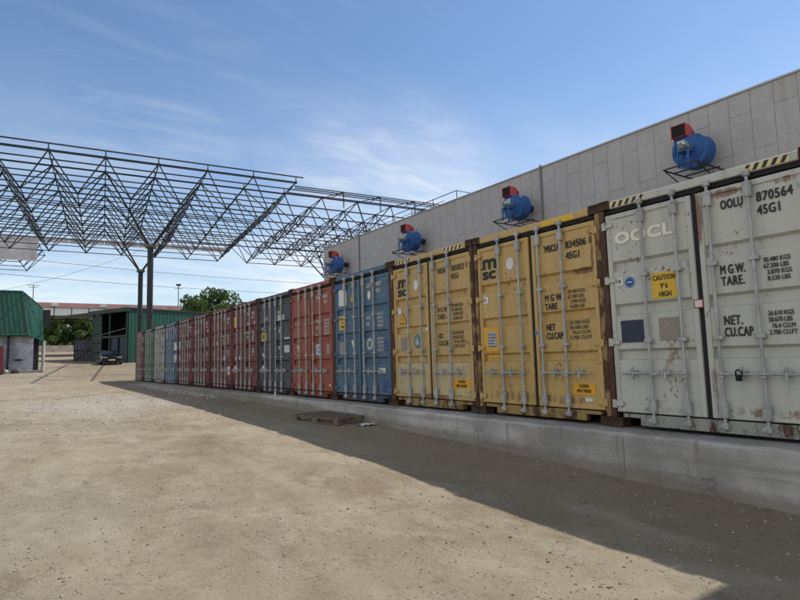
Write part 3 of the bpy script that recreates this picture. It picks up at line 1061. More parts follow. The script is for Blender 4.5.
# 6 charcoal -----------------------------------------------------------------
r, h, L, R = container(YC[5], 'charcoal grey container with bold white letters and a yellow sign', (.038, .044, .060), .2, (.035, .03, .03), None, 'charcoal', .4)
text_obj(R, 'TCNU', 1.48, 2.28, .105, M_LETW, cond=.6, bold=None)
text_obj(R, '306 18', 1.46, 2.10, .16, M_WHITE, cond=.80, bold=.014)
text_obj(R, '45G1', 1.55, 1.75, .105, M_LETW, cond=.6, bold=None)
decal(R, 1.95, 2.31, 1.17, 1.375, M_LETW, 'placard'); decal(R, 1.95, 2.31, 1.545, 1.60, M_LETW, 'placard')
decal(L, .25, .64, 1.545, 1.80, M_YEL); oval(L, .42, 1.68, .09, .09, M_BLACK, 'emblem', FIELD - .0045)
text_obj(L, '2 200 5', .40, 2.17, .10, M_LETW, cond=.8)
decal(L, .28, .36, 1.90, 1.98, M_LETW, 'sticker', FRAME + .008); decal(L, .86, .95, 1.28, 1.39, M_LETW); decal(L, .27, .46, .62, .82, M_LETW); decal(L, .30, .45, 1.09, 1.19, M_LETW)
decal(R, 1.55, 1.64, 1.28, 1.36, M_LETW)
decal(R, 2.22, 2.28, .275, .32, M_WHITE)

# 7-10 maroon ------------------------------------------------------------------
MAROON = [('maroon container with a yellow sticker high on its left door, beside the charcoal container', (.118, .020, .023)),
          ('maroon container second from the charcoal one, white sticker high on its left door', (.128, .025, .023)),
          ('maroon container third from the charcoal one, in the middle of the dark red run', (.106, .019, .024)),
          ('maroon container ending the dark red run, beside the small distant blue container', (.118, .022, .020))]
for i, (lb, c) in enumerate(MAROON):
    r, h, L, R = container(YC[6 + i], lb, c, .25, (.05, .016, .014), None, 'maroon_%s' % 'abcd'[i], .4)
    g = random.Random(40 + i)
    text_obj(R, ('TRLU', 'CAXU', 'GESU', 'FSCU')[i], 1.50, 2.44, .10, M_LETW, cond=.62); text_obj(R, ('741205', '920364', '503718', '618842')[i] + '\n45G1', 1.90, 2.44, .095, M_LETW, cond=.7)
    text_obj(R, '30.480\n67.200\n3.900\n8.600', 1.92, 1.86, .062, M_LETW, cond=.82)
    text_obj(R, '26.580\n58.600\n76.4', 1.92, 1.31, .062, M_LETW, cond=.82)
    text_obj(R, 'M.G.W.\nTARE', 1.47, 1.83, .075, M_LETW, cond=.6, lsp=1.3)
    if i == 0:
        decal(L, .24, .52, 2.12, 2.48, M_YEL); decal(L, .24, .55, .60, .82, M_LETW, 'placard')
    elif i == 1:
        decal(L, .78, .95, 2.15, 2.42, M_LETW); decal(R, 1.95, 2.20, .52, .80, M_WHITE, 'placard')
    elif i == 2:
        text_obj(L, 'H1', .30, 2.10, .20, M_LETW, cond=.8, bold=.02); decal(L, .26, .5, 1.05, 1.3, M_TAUPE, 'data_plate')
    else:
        decal(L, .18, .42, 1.9 - .3, 1.94, M_LETW); decal(L, .26, .45, 1.05, 1.3, M_LETW, 'placard')
    for k in range(5):
        u = g.choice((.30, .70, .88, 1.52, 1.66, 2.1)); fz = g.choice(FIELDS[1:])
        decal((L if u < 1.2 else R), u, u + g.uniform(.05, .12), fz[0] + .05, fz[0] + .05 + g.uniform(.06, .16), g.choice((M_LETW, M_LETW, M_CREAM)))

# 11-14 far end ------------------------------------------------------------------
r, h, L, R = container(YC[10], 'small distant blue container with two white boards, between maroon and grey containers', (.045, .105, .19), .2, (.04, .05, .07), None, 'far_blue', .3)
decal(R, 1.86, 2.30, 1.56, 1.93, M_WHITE, 'placard'); decal(R, 1.86, 2.30, 1.02, 1.37, M_LETW, 'placard'); decal(L, .2, .42, 2.2, 2.6, M_LETW, 'placard')
text_obj(R, '281735\n45G1', 1.9, 2.45, .095, M_LETW)
r, h, L, R = container(YC[11], 'weathered light grey container near the far end of the row', (.30, .31, .28), .3, (.10, .08, .06), None, 'far_grey', .4)
text_obj(R, '604417\n45G1', 1.9, 2.45, .095, M_BLACK); decal(L, .28, .5, 1.06, 1.3, M_TAUPE, 'data_plate')
text_obj(R, '30.480\n67.200', 1.92, 1.80, .07, M_BLACK)
r, h, L, R = container(YC[12], 'green container near the far end of the row', (.055, .135, .085), .2, (.04, .06, .04), None, 'far_green', .3)
text_obj(R, '117390\n45G1', 1.9, 2.45, .095, M_LETW); text_obj(L, 'EMC', .3, 2.25, .18, M_LETW, bold=.01) if False else None
decal(L, .28, .48, 1.06, 1.3, M_LETW, 'placard')
r, h, L, R = container(YC[13], 'dark crimson container, last one at the far end of the row', (.10, .018, .024), .2, (.05, .016, .014), None, 'far_crimson', .35)
text_obj(R, '952660\n45G1', 1.9, 2.42, .12, M_LETW); text_obj(L, 'K', .35, 2.2, .26, M_LETW, bold=.01); decal(L, .3, .5, 1.06, 1.35, M_LETW, 'placard'); text_obj(R, '30.480\n67.200', 1.92, 1.80, .08, M_LETW)

# the next bay, beyond the right edge of the photograph: only its shadow is seen
container(.82, 'brown container just outside the right edge, beside the white one', (.17, .07, .04), .3, None, None, 'brown')
container(.18, 'grey container stacked on the brown one outside the right edge', (.22, .22, .22), .3, None, None, 'stacked_grey', z=.6265 + CH + .002)

# ------------------------------------------------------------------ warehouse behind
FXW, ROOFZ, YEND = 18.62, 7.92 + E, 36.5
wh = thing('warehouse', 'long grey slab clad warehouse wall rising behind the containers', 'building', (FXW, 10, 0))


def rel(b, o=(FXW, 10, 0)):
    b.v = [(x - o[0], y - o[1], z - o[2]) for x, y, z in b.v]
    return b


b = MB(); b.box(FXW, 46, -22, YEND, -.3, ROOFZ); rel(b).build('wall', M_FACADE, wh)
b = MB(); b.box(FXW - .05, FXW + .35, -22.05, YEND + .05, ROOFZ + .002, ROOFZ + .055); rel(b).build('parapet_cap', M_FLASH, wh)
M_PIPE = plain('grey_pipe', (.17, .17, .175), .6)
for yy in (16.05, 31.4):
    b = MB(); b.tube((FXW - .06, yy, 3.0), (FXW - .06, yy, ROOFZ + .10), .035, 8); b.tube((FXW - .06, yy, ROOFZ + .10), (FXW + .2, yy, ROOFZ + .13), .035, 8)
    rel(b).build('downpipe', M_PIPE, wh)
b = MB()
ry = list(np.arange(22.0, 36.3, 2.0))
b.path([(18.95, y, ROOFZ + .62) for y in (ry[0], ry[-1])], .022)
b.path([(18.95, y, ROOFZ + .33) for y in (ry[0] + 1, ry[-1])], .016)
for y in ry: b.tube((18.95, y, ROOFZ), (18.95, y, ROOFZ + .62), .02)
b.path([(18.95, 22, ROOFZ + .62), (21.5, 22, ROOFZ + .62)], .022)
rel(b).build('roof_railing', M_STEEL, wh)
# small cables along the roof side
b = MB()
b.path([(FXW - .04, y, 5.35 + E + .05 * math.sin(y * 1.1) + .02 * math.sin(y * 3.1)) for y in np.arange(5.0, 9.4, .4)], .015, 5)
rel(b).build('wall_cable', M_STEEL, wh)


# ------------------------------------------------------------------ blower fans on the warehouse wall
def fan_parts():
    R0, TH = .60, .46
    out = []
    # scroll housing (axis along X)
    pts = []
    n = 44
    for k in range(n + 1):
        a = math.radians(100 + 300 * k / n)
        rr = R0 * (.86 + .22 * k / n)
        pts.append((rr * math.cos(a), rr * math.sin(a)))
    neck = [(.60, .62), (.07, .62)]
    b = MB()
    poly = pts
    xs = (-TH / 2, TH / 2)
    b.prism([(p[0], p[1]) for p in poly], 0, *xs)
    for x in xs:                                        # flanged rims
        for k in range(n):
            p, q = poly[k], poly[k + 1]
            b.add([(x - .012, p[0] * 1.0, p[1] * 1.0), (x + .012, p[0], p[1]), (x + .012, p[0] * 1.045, p[1] * 1.045), (x - .012, p[0] * 1.045, p[1] * 1.045),
                   (x - .012, q[0], q[1]), (x + .012, q[0], q[1]), (x + .012, q[0] * 1.045, q[1] * 1.045), (x - .012, q[0] * 1.045, q[1] * 1.045)],
                  [(0, 1, 2, 3), (7, 6, 5, 4), (0, 3, 7, 4), (1, 5, 6, 2), (3, 2, 6, 7), (0, 4, 5, 1)])
    b.box(-TH / 2 + .02, TH / 2 - .02, .07, .59, .1, .518)                      # discharge neck
    b.tube((-TH / 2 - .02, 0, 0), (-TH / 2 - .001, 0, 0), .40, 28)             # bearing disc
    b.tube((TH / 2 + .001, 0, 0), (TH / 2 + .12, 0, 0), .20, 20, .18)          # inlet to the wall
    out.append(('housing', b, M_BLUE))
    b = MB(); b.tube((TH / 2 + .121, 0, 0), (FXW - 17.80, 0, 0), .17, 16)
    out.append(('inlet_pipe', b, M_STEEL))
    # red discharge elbow opening away from the wall
    b = MB()
    x0, x1, y0, y1, z0, z1 = -TH / 2 - .10, TH / 2 - .02, .08, .58, .52, .95
    t = .018
    prof = [(x1, z0), (x1, z0 + .22), (x1 - .10, z1 - .10), (x1 - .26, z1), (x0, z1), (x0, z0)]
    for (ya, yb) in ((y0, y0 + t), (y1 - t, y1)):
        b.prism(prof, 1, ya, yb)
    for (p, q) in ((0, 1), (1, 2), (2, 3), (3, 4), (5, 0)):
        a, c = prof[p], prof[q]
        dxv, dzv = c[0] - a[0], c[1] - a[1]
        ln = math.hypot(dxv, dzv); nxv, nzv = -dzv / ln * t, dxv / ln * t
        b.prism([a, c, (c[0] + nxv, c[1] + nzv), (a[0] + nxv, a[1] + nzv)], 1, y0 + t, y1 - t)
    for (ya, yb, za, zb) in ((y0 - .012, y0, z0, z1 + .012), (y1, y1 + .012, z0, z1 + .012), (y0, y1, z1 + .0, z1 + .012)):
        b.box(x0 - .012, x0 + .012, ya, yb, za, zb)
    out.append(('outlet_duct', b, M_RED))
    b = MB(); b.box(x0 + .015, x0 + .03, y0 + t, y1 - t, z0 + t, z1 - t)  # black sheet painted as the shade inside the open duct
    out.append(('duct_inner_shade', b, M_DARK))
    # motor
    b = MB()
    b.tube((-TH / 2 - .56, 0, 0), (-TH / 2 - .14, 0, 0), .135, 16)
    b.tube((-TH / 2 - .62, 0, 0), (-TH / 2 - .561, 0, 0), .105, 16, .128)
    b.tube((-TH / 2 - .14, 0, 0), (-TH / 2 - .021, 0, 0), .05, 10)
    for k in range(12):
        a = k * math.pi / 6
        b.tube((-TH / 2 - .52, .14 * math.cos(a), .14 * math.sin(a)), (-TH / 2 - .18, .14 * math.cos(a), .14 * math.sin(a)), .012, 4)
    b.box(-TH / 2 - .42, -TH / 2 - .26, -.06, .06, .13, .20, .01)
    out.append(('motor', b, M_MOTOR))
    # motor pedestal
    b = MB()
    xa, xb = -TH / 2 - .55, -TH / 2 - .15
    b.box(xa, xb, -.20, .20, -.175, -.14)
    for y in (-.18, .18):
        for x in (xa + .03, xb - .03): b.box(x - .025, x + .025, y - .025, y + .025, -.70, -.175)
        b.tube((xa + .03, y, -.66), (xb - .03, y, -.22), .018, 5)
    b.tube((xa + .03, -.18, -.66), (xa + .03, .18, -.22), .018, 5)
    out.append(('pedestal', b, M_BLUE))
    # wall bracket
    b = MB()
    xw = FXW - 17.80
    for y in (-.55, .55):
        b.box(-.95, xw, y - .02, y + .02, -.74, -.70)
        b.tube((-.9, y, -.74), (xw, y, -1.35), .02, 5)
        b.box(xw - .05, xw, y - .03, y + .03, -1.5, -.7)
    for x in (-.92, -.3, .3): b.box(x - .02, x + .02, -.62, .62, -.70, -.66)
    out.append(('bracket', b, M_STEEL))
    b = MB()
    b.path([(-TH / 2 - .4, .05, .2), (-TH / 2 - .35, .3, .12), (-.1, .66, -.15), (.3, .72, -.35), (FXW - 17.80 - .02, .7, -.2), (FXW - 17.80 - .02, .72, .9)], .016, 5)
    out.append(('power_lead', b, M_STEEL))
    # electrical box
    b = MB(); b.box(-TH / 2 - .03, -TH / 2 - .002, .18, .44, .30, .40)
    out.append(('name_plate', b, M_WHITE))
    return out


M_MOTOR = plain('motor_grey', (.13, .16, .18), .6, 0)
fl = ['blue blower fan with red outlet above the white container', 'blue blower fan with red outlet above the ochre container beside the white one',
      'blue blower fan with red outlet above the ochre container beside the blue one', 'blue blower fan with red outlet above the steel blue container, farthest along the wall']
proto_fan = None
for i, (y, l) in enumerate(zip((9.06, 16.72, 24.5, 33.0), fl)):
    if i == 0:
        proto_fan = thing('blower_fan', l, 'fan', (17.80, y, 6.27 + E), 0, 'blower fans on the warehouse wall')
        for nm, b, m in fan_parts():
            b.v = [(x, y * .93, z * .93) for x, y, z in b.v]
            b.build(nm, m, proto_fan)
    else:
        f = proto_fan.copy(); COL.objects.link(f); f.location = (17.80, y, 6.27 + E); f['label'] = l
        for c in proto_fan.children:
            d = c.copy(); COL.objects.link(d); d.parent = f

# ------------------------------------------------------------------ space frame canopy
ZT, ZB = 12.75 + E, 10.70 + E
X0F, Y0F, MOD, TH0 = 1.605, 38.28, 3.0, math.radians(-7.0)


FALL = .012
def space_frame(name, label, i0, i1, j0, j1, ox, oy, cols, x00=0.0, rmain=.036, purl=True):
    """i: nodes along X, j: nodes along Y (top layer); bottom nodes sit at the half steps"""
    root = thing(name, label, 'steel canopy', (ox, oy, 0), TH0)
    ct, st_ = math.cos(TH0), math.sin(TH0)
    def fall(b):                                       # the roof falls gently towards +x
        b.v = [(x, y, z - FALL * (x + x00)) for x, y, z in b.v]
        return b
    T = lambda i, j: (i * MOD, j * MOD, ZT)
    Bn = lambda i, j: ((i + .5) * MOD, (j + .5) * MOD, ZB)
    for j in range(j0, j1 + 1):
        b = MB(); b.tube(T(i0, j), T(i1, j), rmain + .006, 6)
        for i in range(i0, i1 + 1): b.tube((i * MOD, j * MOD, ZT - .07), (i * MOD, j * MOD, ZT + .07), .075, 8)
        fall(b).build('top_chord', M_STEEL, root)
    for i in range(i0, i1 + 1):
        b = MB(); b.tube(T(i, j0), T(i, j1), rmain, 6); fall(b).build('top_chord', M_STEEL, root)
    for j in range(j0, j1):
        b = MB(); b.tube(Bn(i0, j), Bn(i1 - 1, j), rmain + .004, 6)
        for i in range(i0, i1): p = Bn(i, j); b.tube((p[0], p[1], p[2] - .07), (p[0], p[1], p[2] + .07), .075, 8)
        fall(b).build('bottom_chord', M_STEEL, root)
    for i in range(i0, i1):
        b = MB(); b.tube(Bn(i, j0), Bn(i, j1 - 1), rmain, 6); fall(b).build('bottom_chord', M_STEEL, root)
    for j in range(j0, j1):
        b = MB()
        for i in range(i0, i1):
            p = Bn(i, j)
            for q in (T(i, j), T(i + 1, j), T(i, j + 1), T(i + 1, j + 1)):
                b.tube(p, q, rmain + .007, 5, cap=False)
        fall(b).build('web', M_STEEL, root)
    if purl:
        for j in range(j0, j1 + 1):
            b = MB()
            b.tube((i0 * MOD - .5, j * MOD, ZT + .40), (i1 * MOD + .55, j * MOD, ZT + .40), .05, 4)
            if j < 3: b.tube((i0 * MOD - .5, (j + .5) * MOD, ZT + .42), (i1 * MOD + .55, (j + .5) * MOD, ZT + .42), .04, 4)
            for i in range(i0, i1 + 1): b.tube(T(i, j), (i * MOD, j * MOD, ZT + .40), .035, 5)
            fall(b).build('purlin', M_STEEL, root)
    for (ci, cj, hz, bottom) in cols:
        cx, cy = (ci * MOD, cj * MOD) if not bottom else ((ci + .5) * MOD, (cj + .5) * MOD)
        g0 = gz(ox + cx * ct - cy * st_, oy + cx * st_ + cy * ct)
        b = MB(); b.tube((cx, cy, g0 - .3), (cx, cy, hz), .205, 14)
        b.box(cx - .3, cx + .3, cy - .3, cy + .3, g0 - .1, g0 + .05)
        col = fall(b).build('column', M_STEEL, root)
        b = MB(); b.box(cx - .32, cx + .32, cy - .32, cy + .32, hz + .001, hz + .20, .01)
        fall(b).build('column_head', M_HEAD, col)
        b = MB()
        for sx in (-1, 1):
            for sy in (-1, 1):
                k = 1.0 if bottom else .5
                b.tube((cx + sx * .15, cy + sy * .15, hz + .18), (cx + sx * k * MOD, cy + sy * k * MOD, ZB), .075, 8)
                if not bottom:
                    b.tube((cx + sx * .5 * MOD, cy + sy * .5 * MOD, ZB), (cx + sx * MOD, cy + sy * MOD, ZT), .06, 6)
        fall(b).build('capital', M_STEEL, col)
    return root


M_HEAD = plain('column_head_steel', (.16, .15, .11), .7)
M_HEAD = plain('column_head_steel', (.10, .10, .09), .7)
HZ = 8.45 + E
space_frame('space_frame_canopy', 'open dark steel space frame canopy on columns above the far end of the yard', -7, 5, 0, 8, X0F, Y0F,
            [(2, 2, HZ, False), (2, 6, HZ, False), (-4, 2, HZ, False), (-4, 6, HZ, False)])
# its continuation past the corner: first row of pyramids left out, eaves purlins on hangers instead
ct, st_ = math.cos(TH0), math.sin(TH0)
ox2, oy2 = X0F + 15 * ct - 3 * st_, Y0F + 15 * st_ + 3 * ct
sf2 = space_frame('space_frame_canopy', 'steel space frame canopy with hanging eaves posts running on behind the warehouse roof', 0, 9, 0, 7, ox2, oy2,
                  [(3, 1, HZ, False), (3, 5, HZ, False)], x00=15.0, purl=False)
b = MB()
xa, xb = -.1, 27.5
for yy, zz in ((-3, ZT - .28), (-3, ZT - .42), (-2.2, ZT - .30), (-1.4, ZT - .32), (0, ZT + .03), (3, ZT + .03), (6, ZT + .03), (9, ZT + .03), (12, ZT + .03), (15, ZT + .03), (18, ZT + .03), (21, ZT + .03)):
    b.tube((xa, yy, zz), (xb, yy, zz), .045, 4)
for k in range(9):
    x = 3.6 + 3 * k
    b.tube((x, -3, ZT - .28), (x, -3, ZT - 1.45), .045, 5)
    b.tube((x, -3, ZT - .28), (x - .6, 0, ZT), .035, 5)
    b.tube((x - 1.2, -3, ZT - .95), (x, -3, ZT - .30), .03, 5)
    for yy in (3, 6, 9, 12): b.tube((x - .6, yy, ZT), (x - .6, yy, ZT + .03), .03, 5)
b.v = [(x, y, z - FALL * (x + 15)) for x, y, z in b.v]
b.build('purlin', M_STEEL, sf2)
# far fascia strip of the first canopy
M_PALE = sheet_mat('pale_sheet', (.68, .63, .62), .6)
fs = thing('fascia_sheet', 'pale sheet strip hung along the far edge of the open space frame', 'cladding', (X0F, Y0F, 0), TH0)
for k in range(-2, 5):
    b = MB(); b.box(k * 3 + .02, k * 3 + 2.98, 24.08, 24.11, ZT - .95, ZT - .45); b.build('sheet', M_PALE, fs)
b = MB(); b.tube((-7, 24.05, ZT - .22), (15, 24.05, ZT - .22), .04, 4); b.build('rail', M_STEEL, fs)
# farther canopy at the left
sf3 = space_frame('space_frame_canopy', 'distant space frame canopy with pale sheeted edge at the left', -6, 1, 0, 3, -.9, 67.0, [(-5, 1, HZ, False)], purl=False)
b = MB()
b.box(-18.3, 3.1, -.42, -.38, ZB - .15, ZT + .05)
b.build('edge_sheet', M_PALE, sf3)


# ------------------------------------------------------------------ ribbed sheet helper
def ribbed(b, p, q, z0, z1, pitch=.25, depth=.03, top=None):
    """vertical profiled sheet from plan point p to q, rib depth towards the right-hand normal"""
    p, q = Vector(p), Vector(q)
    L = (q - p).length
    d = (q - p) / L
    nrm = Vector((d.y, -d.x))
    n = max(1, int(L / pitch))
    st = L / n
    pl = []
    for k in range(n):
        for f, o in ((0, 0), (.55, 0), (.65, 1), (.9, 1)):
            pl.append(((k + f) * st, o * depth))
    pl.append((L, 0))
    vs, fs = [], []
    for s_, o in pl:
        c = p + d * s_ + nrm * o
        t = s_ / L
        za = z0[0] + (z0[1] - z0[0]) * t if isinstance(z0, tuple) else z0
        zb = z1[0] + (z1[1] - z1[0]) * t if isinstance(z1, tuple) else z1
        vs += [(c.x, c.y, za), (c.x, c.y, zb)]
    for k in range(len(pl) - 1): fs.append((2 * k, 2 * k + 1, 2 * k + 3, 2 * k + 2))
    b.add(vs, fs)


M_GREEN = sheet_mat('green_profiled_sheet', (.006, .068, .043), .5)
M_GREEND = sheet_mat('shaded_green_trim', (.004, .030, .020), .5)  # darkened so the shade on the shed's open face sits in the colour
M_PLASTER = concrete('grey_plaster', (.27, .28, .30))
M_DARKW = plain('dark_doorway', (.015, .017, .018), .8)

# ------------------------------------------------------------------ left building with green mansard roof
lb = thing('workshop_building', 'grey plastered workshop with tall green ribbed mansard roof at the left edge', 'building', (0, 50, 0))


def sloped_sheet(b, a0, a1, b0, b1, pitch=.3, depth=.035):
    """ribbed sheet on the quad a0-a1 (bottom) / b0-b1 (top)"""
    a0, a1, b0, b1 = map(Vector, (a0, a1, b0, b1))
    nrm = (a1 - a0).cross(b0 - a0).normalized()
    L = (a1 - a0).length
    n = max(1, int(L / pitch))
    tt = []
    for k in range(n):
        for f, o in ((0, 0), (.6, 0), (.7, 1), (.9, 1)): tt.append(((k + f) / n, o))
    tt.append((1, 0))
    vs, fs = [], []
    for t, o in tt:
        vs += [a0.lerp(a1, t) + nrm * depth * o, b0.lerp(b1, t) + nrm * depth * o]
    for k in range(len(tt) - 1): fs.append((2 * k, 2 * k + 1, 2 * k + 3, 2 * k + 2))
    b.add(vs, fs)


eL, eC, eF = (-9, 49.7, 2.42 + E), (1.22, 50, 2.42 + E), (2.30, 52.2, 2.06 + E)
tL, tC, tF = (-9, 50.0, 5.55 + E), (.78, 50.3, 5.66 + E), (2.18, 52.4, 4.62 + E)
o50 = (0, 50, 0)
b = MB(); sloped_sheet(b, eL, eC, tL, tC); sloped_sheet(b, eC, eF, tC, tF)
mans = rel(b, o50).build('mansard_roof', M_GREEN, lb)
b = MB()
b.add([tL, tC, tF, (2.1, 58, 4.6 + E), (-9, 58, 5.5 + E)], [(0, 1, 2, 3, 4)])
b.add([eL, eC, eF, (2.2, 58, 2.06 + E), (-9, 58, 2.4 + E)], [(4, 3, 2, 1, 0)])
b.add([eF, tF, (2.1, 58, 4.6 + E), (2.2, 58, 2.06 + E)], [(0, 3, 2, 1)])
rel(b, o50).build('roof_deck', M_GREEND, lb)
b = MB()
for a, c in ((eL, eC), (eC, eF), (tL, tC), (tC, tF), (eC, tC)): b.tube(a, c, .06, 6)
rel(b, o50).build('roof_trim', M_GREEN, lb)
b = MB(); b.box(-9, .02, 50.45, 57, gz0(50) - .5, 2.42 + E); rel(b, o50).build('wall', M_PLASTER, lb)
b = MB(); b.box(.023, 1.62, 50.75, 57, gz0(50) - .5, 2.36 + E); rel(b, o50).build('wall', concrete('light_plaster', (.40, .41, .44)), lb)
b = MB(); b.tube((.06, 50.40, gz0(50) - .2), (.06, 50.40, 2.40 + E), .07, 8); rel(b, o50).build('downpipe', M_STEEL, lb)
b = MB(); b.box(.45, .95, 50.735, 50.749, .55 + E, .68 + E); rel(b, o50).build('vent', M_DARKW, lb)
b = MB(); b.box(1.63, 2.02, 52.3, 57, gz0(52) - .3, 2.2 + E); rel(b, o50).build('doorway', M_DARKW, lb)
b = MB(); b.tube((2.34, 52.7, gz0(52) - .3), (2.34, 52.7, 2.1 + E), .12, 10); rel(b, o50).build('porch_post', plain('pale_post', (.45, .45, .43), .7), lb)
b = MB(); b.prism([(52.9, 4.55 + E), (54.9, 4.25 + E), (54.9, 4.10 + E), (52.9, 3.2 + E)], 0, 2.0, 2.75)
rel(b, o50).build('side_canopy', plain('dark_canopy', (.025, .025, .028), .7), lb)
b = MB(); b.tube((1.5, 51.5, 5.2 + E), (1.5, 51.5, 6.35 + E), .03, 6)
for dz, w in ((1.1, .45), (.95, .3)): b.tube((1.5 - w, 51.5, 5.2 + dz + E), (1.5 + w, 51.5, 5.2 + dz + E), .018, 5)
rel(b, o50).build('antenna', M_STEEL, lb)
b = MB()
yk = 49.9
b.box(-9, 2.2, yk - .6, yk, gz0(yk) - .3, gz0(yk) + .13, .02)
rel(b, o50).build('plinth', M_PLAT, lb)

# red steel cabinet at the very edge of the picture
rc = thing('steel_cabinet', 'dark red steel cabinet at the grey workshop wall, cut by the left edge', 'cabinet', (-.75, 48.4, gz0(48.4)))
b = MB(); b.box(-.55, .55, -.4, .4, .08, 1.95, .02); b.build('body', plain('red_cabinet', (.12, .012, .016), .5), rc)
b = MB(); b.box(-.5, -.02, -.425, -.402, .14, 1.88, .006); b.build('door', plain('red_cabinet_door', (.14, .014, .018), .5), rc)
b = MB(); b.box(.02, .5, -.425, -.402, .14, 1.88, .006); b.build('door', plain('red_cabinet_door', (.14, .014, .018), .5), rc)
b = MB()
for sx in (-.5, .5):
    for sy in (-.33, .33): b.box(sx - .04, sx + .04, sy - .04, sy + .04, -.1, .08)
b.build('legs', M_STEEL, rc)
# rubbish sacks by the wall


def sack(loc, sx, sz, label, mat, seed):
    bm = bmesh.new()
    bmesh.ops.create_icosphere(bm, subdivisions=3, radius=1)
    for v in bm.verts:
        k = 1 + .22 * mnoise.noise(v.co * 1.7 + Vector((seed, 0, 0))) + .08 * mnoise.noise(v.co * 5 + Vector((0, seed, 0)))
        z = max(v.co.z, -.55)
        neck = max(0, z - .6) * 1.2
        v.co = Vector((v.co.x * sx * k * (1 - .5 * neck), v.co.y * sx * .8 * k * (1 - .5 * neck), (z + .55) * sz * k * .7))
    b = MB(); b.bm(bm, True)
    o = b.build('rubbish_sack', mat, None, loc)
    return tag(o, label, 'sack', 'sacks by the workshop wall')


sack((-.05, 49.0, gz0(49.0)), .20, .30, 'pale rubbish sack beside the red cabinet', M_PLATE, 1.3)
sack((.50, 49.15, gz0(49.15)), .22, .26, 'dark rubbish sack beside the pale sack by the workshop', M_DARKW, 5.3)

# ------------------------------------------------------------------ right green shed
sh_rot = math.atan2(.40, .917)                           # turned to the lane
gs = thing('green_shed', 'green ribbed metal shed with a dark open front behind the parked car', 'shed', (9.9, 62.0, 0), sh_rot)
gb = gz0(63)
HS = 5.62 + E
b = MB(); ribbed(b, (0, 0), (24, 0), gb - .4, HS, .45, .035); b.build('side_wall', M_GREEN, gs)
b = MB(); b.box(0, 24, .06, 14, HS - .04, HS + .06); b.box(-.35, 24.2, -.16, .0, HS - .02, HS + .12); b.build('roof', M_GREEND, gs)
b = MB(); b.box(-.5, .0, -.2, 6.4, HS - .30, HS + .10); b.build('fascia', M_GREEND, gs)
b = MB(); b.box(.6, 23.9, 6.0, 6.1, gb - .4, HS - .05); b.box(2.6, 2.7, .1, 6, gb - .4, HS - .05); b.build('back_wall', M_DARKW, gs)
b = MB()
for y in (.15, 3.1, 4.6, 6.1): b.box(-.12, .04, y - .09, y + .09, gb - .4, HS - .3)
b.box(-.10, .02, .24, 4.51, gb + 2.55, gb + 2.75)
b.build('front_frame', M_GREEND, gs)
b = MB()
for k in range(5): b.box(-.10, -.02, 4.7, 6.0, gb + .2 + k * .95, gb + 1.08 + k * .95, .02)
b.build('shutter', plain('dark_green_shutter', (.012, .030, .024), .6), gs)
M_BLUED = plain('dark_blue_door', (.015, .03, .07), .6)
for ya, yb in ((.30, 1.45), (1.75, 2.95)):
    b = MB(); b.box(-.02, .03, ya, yb, gb - .1, gb + 2.5, .01); b.build('door', M_BLUED, gs)
b = MB(); b.tube((-.2, .2, gb + 3.4), (-.2, 4.5, gb + 2.9), .025, 6); b.build('brace', M_PLATE, gs)


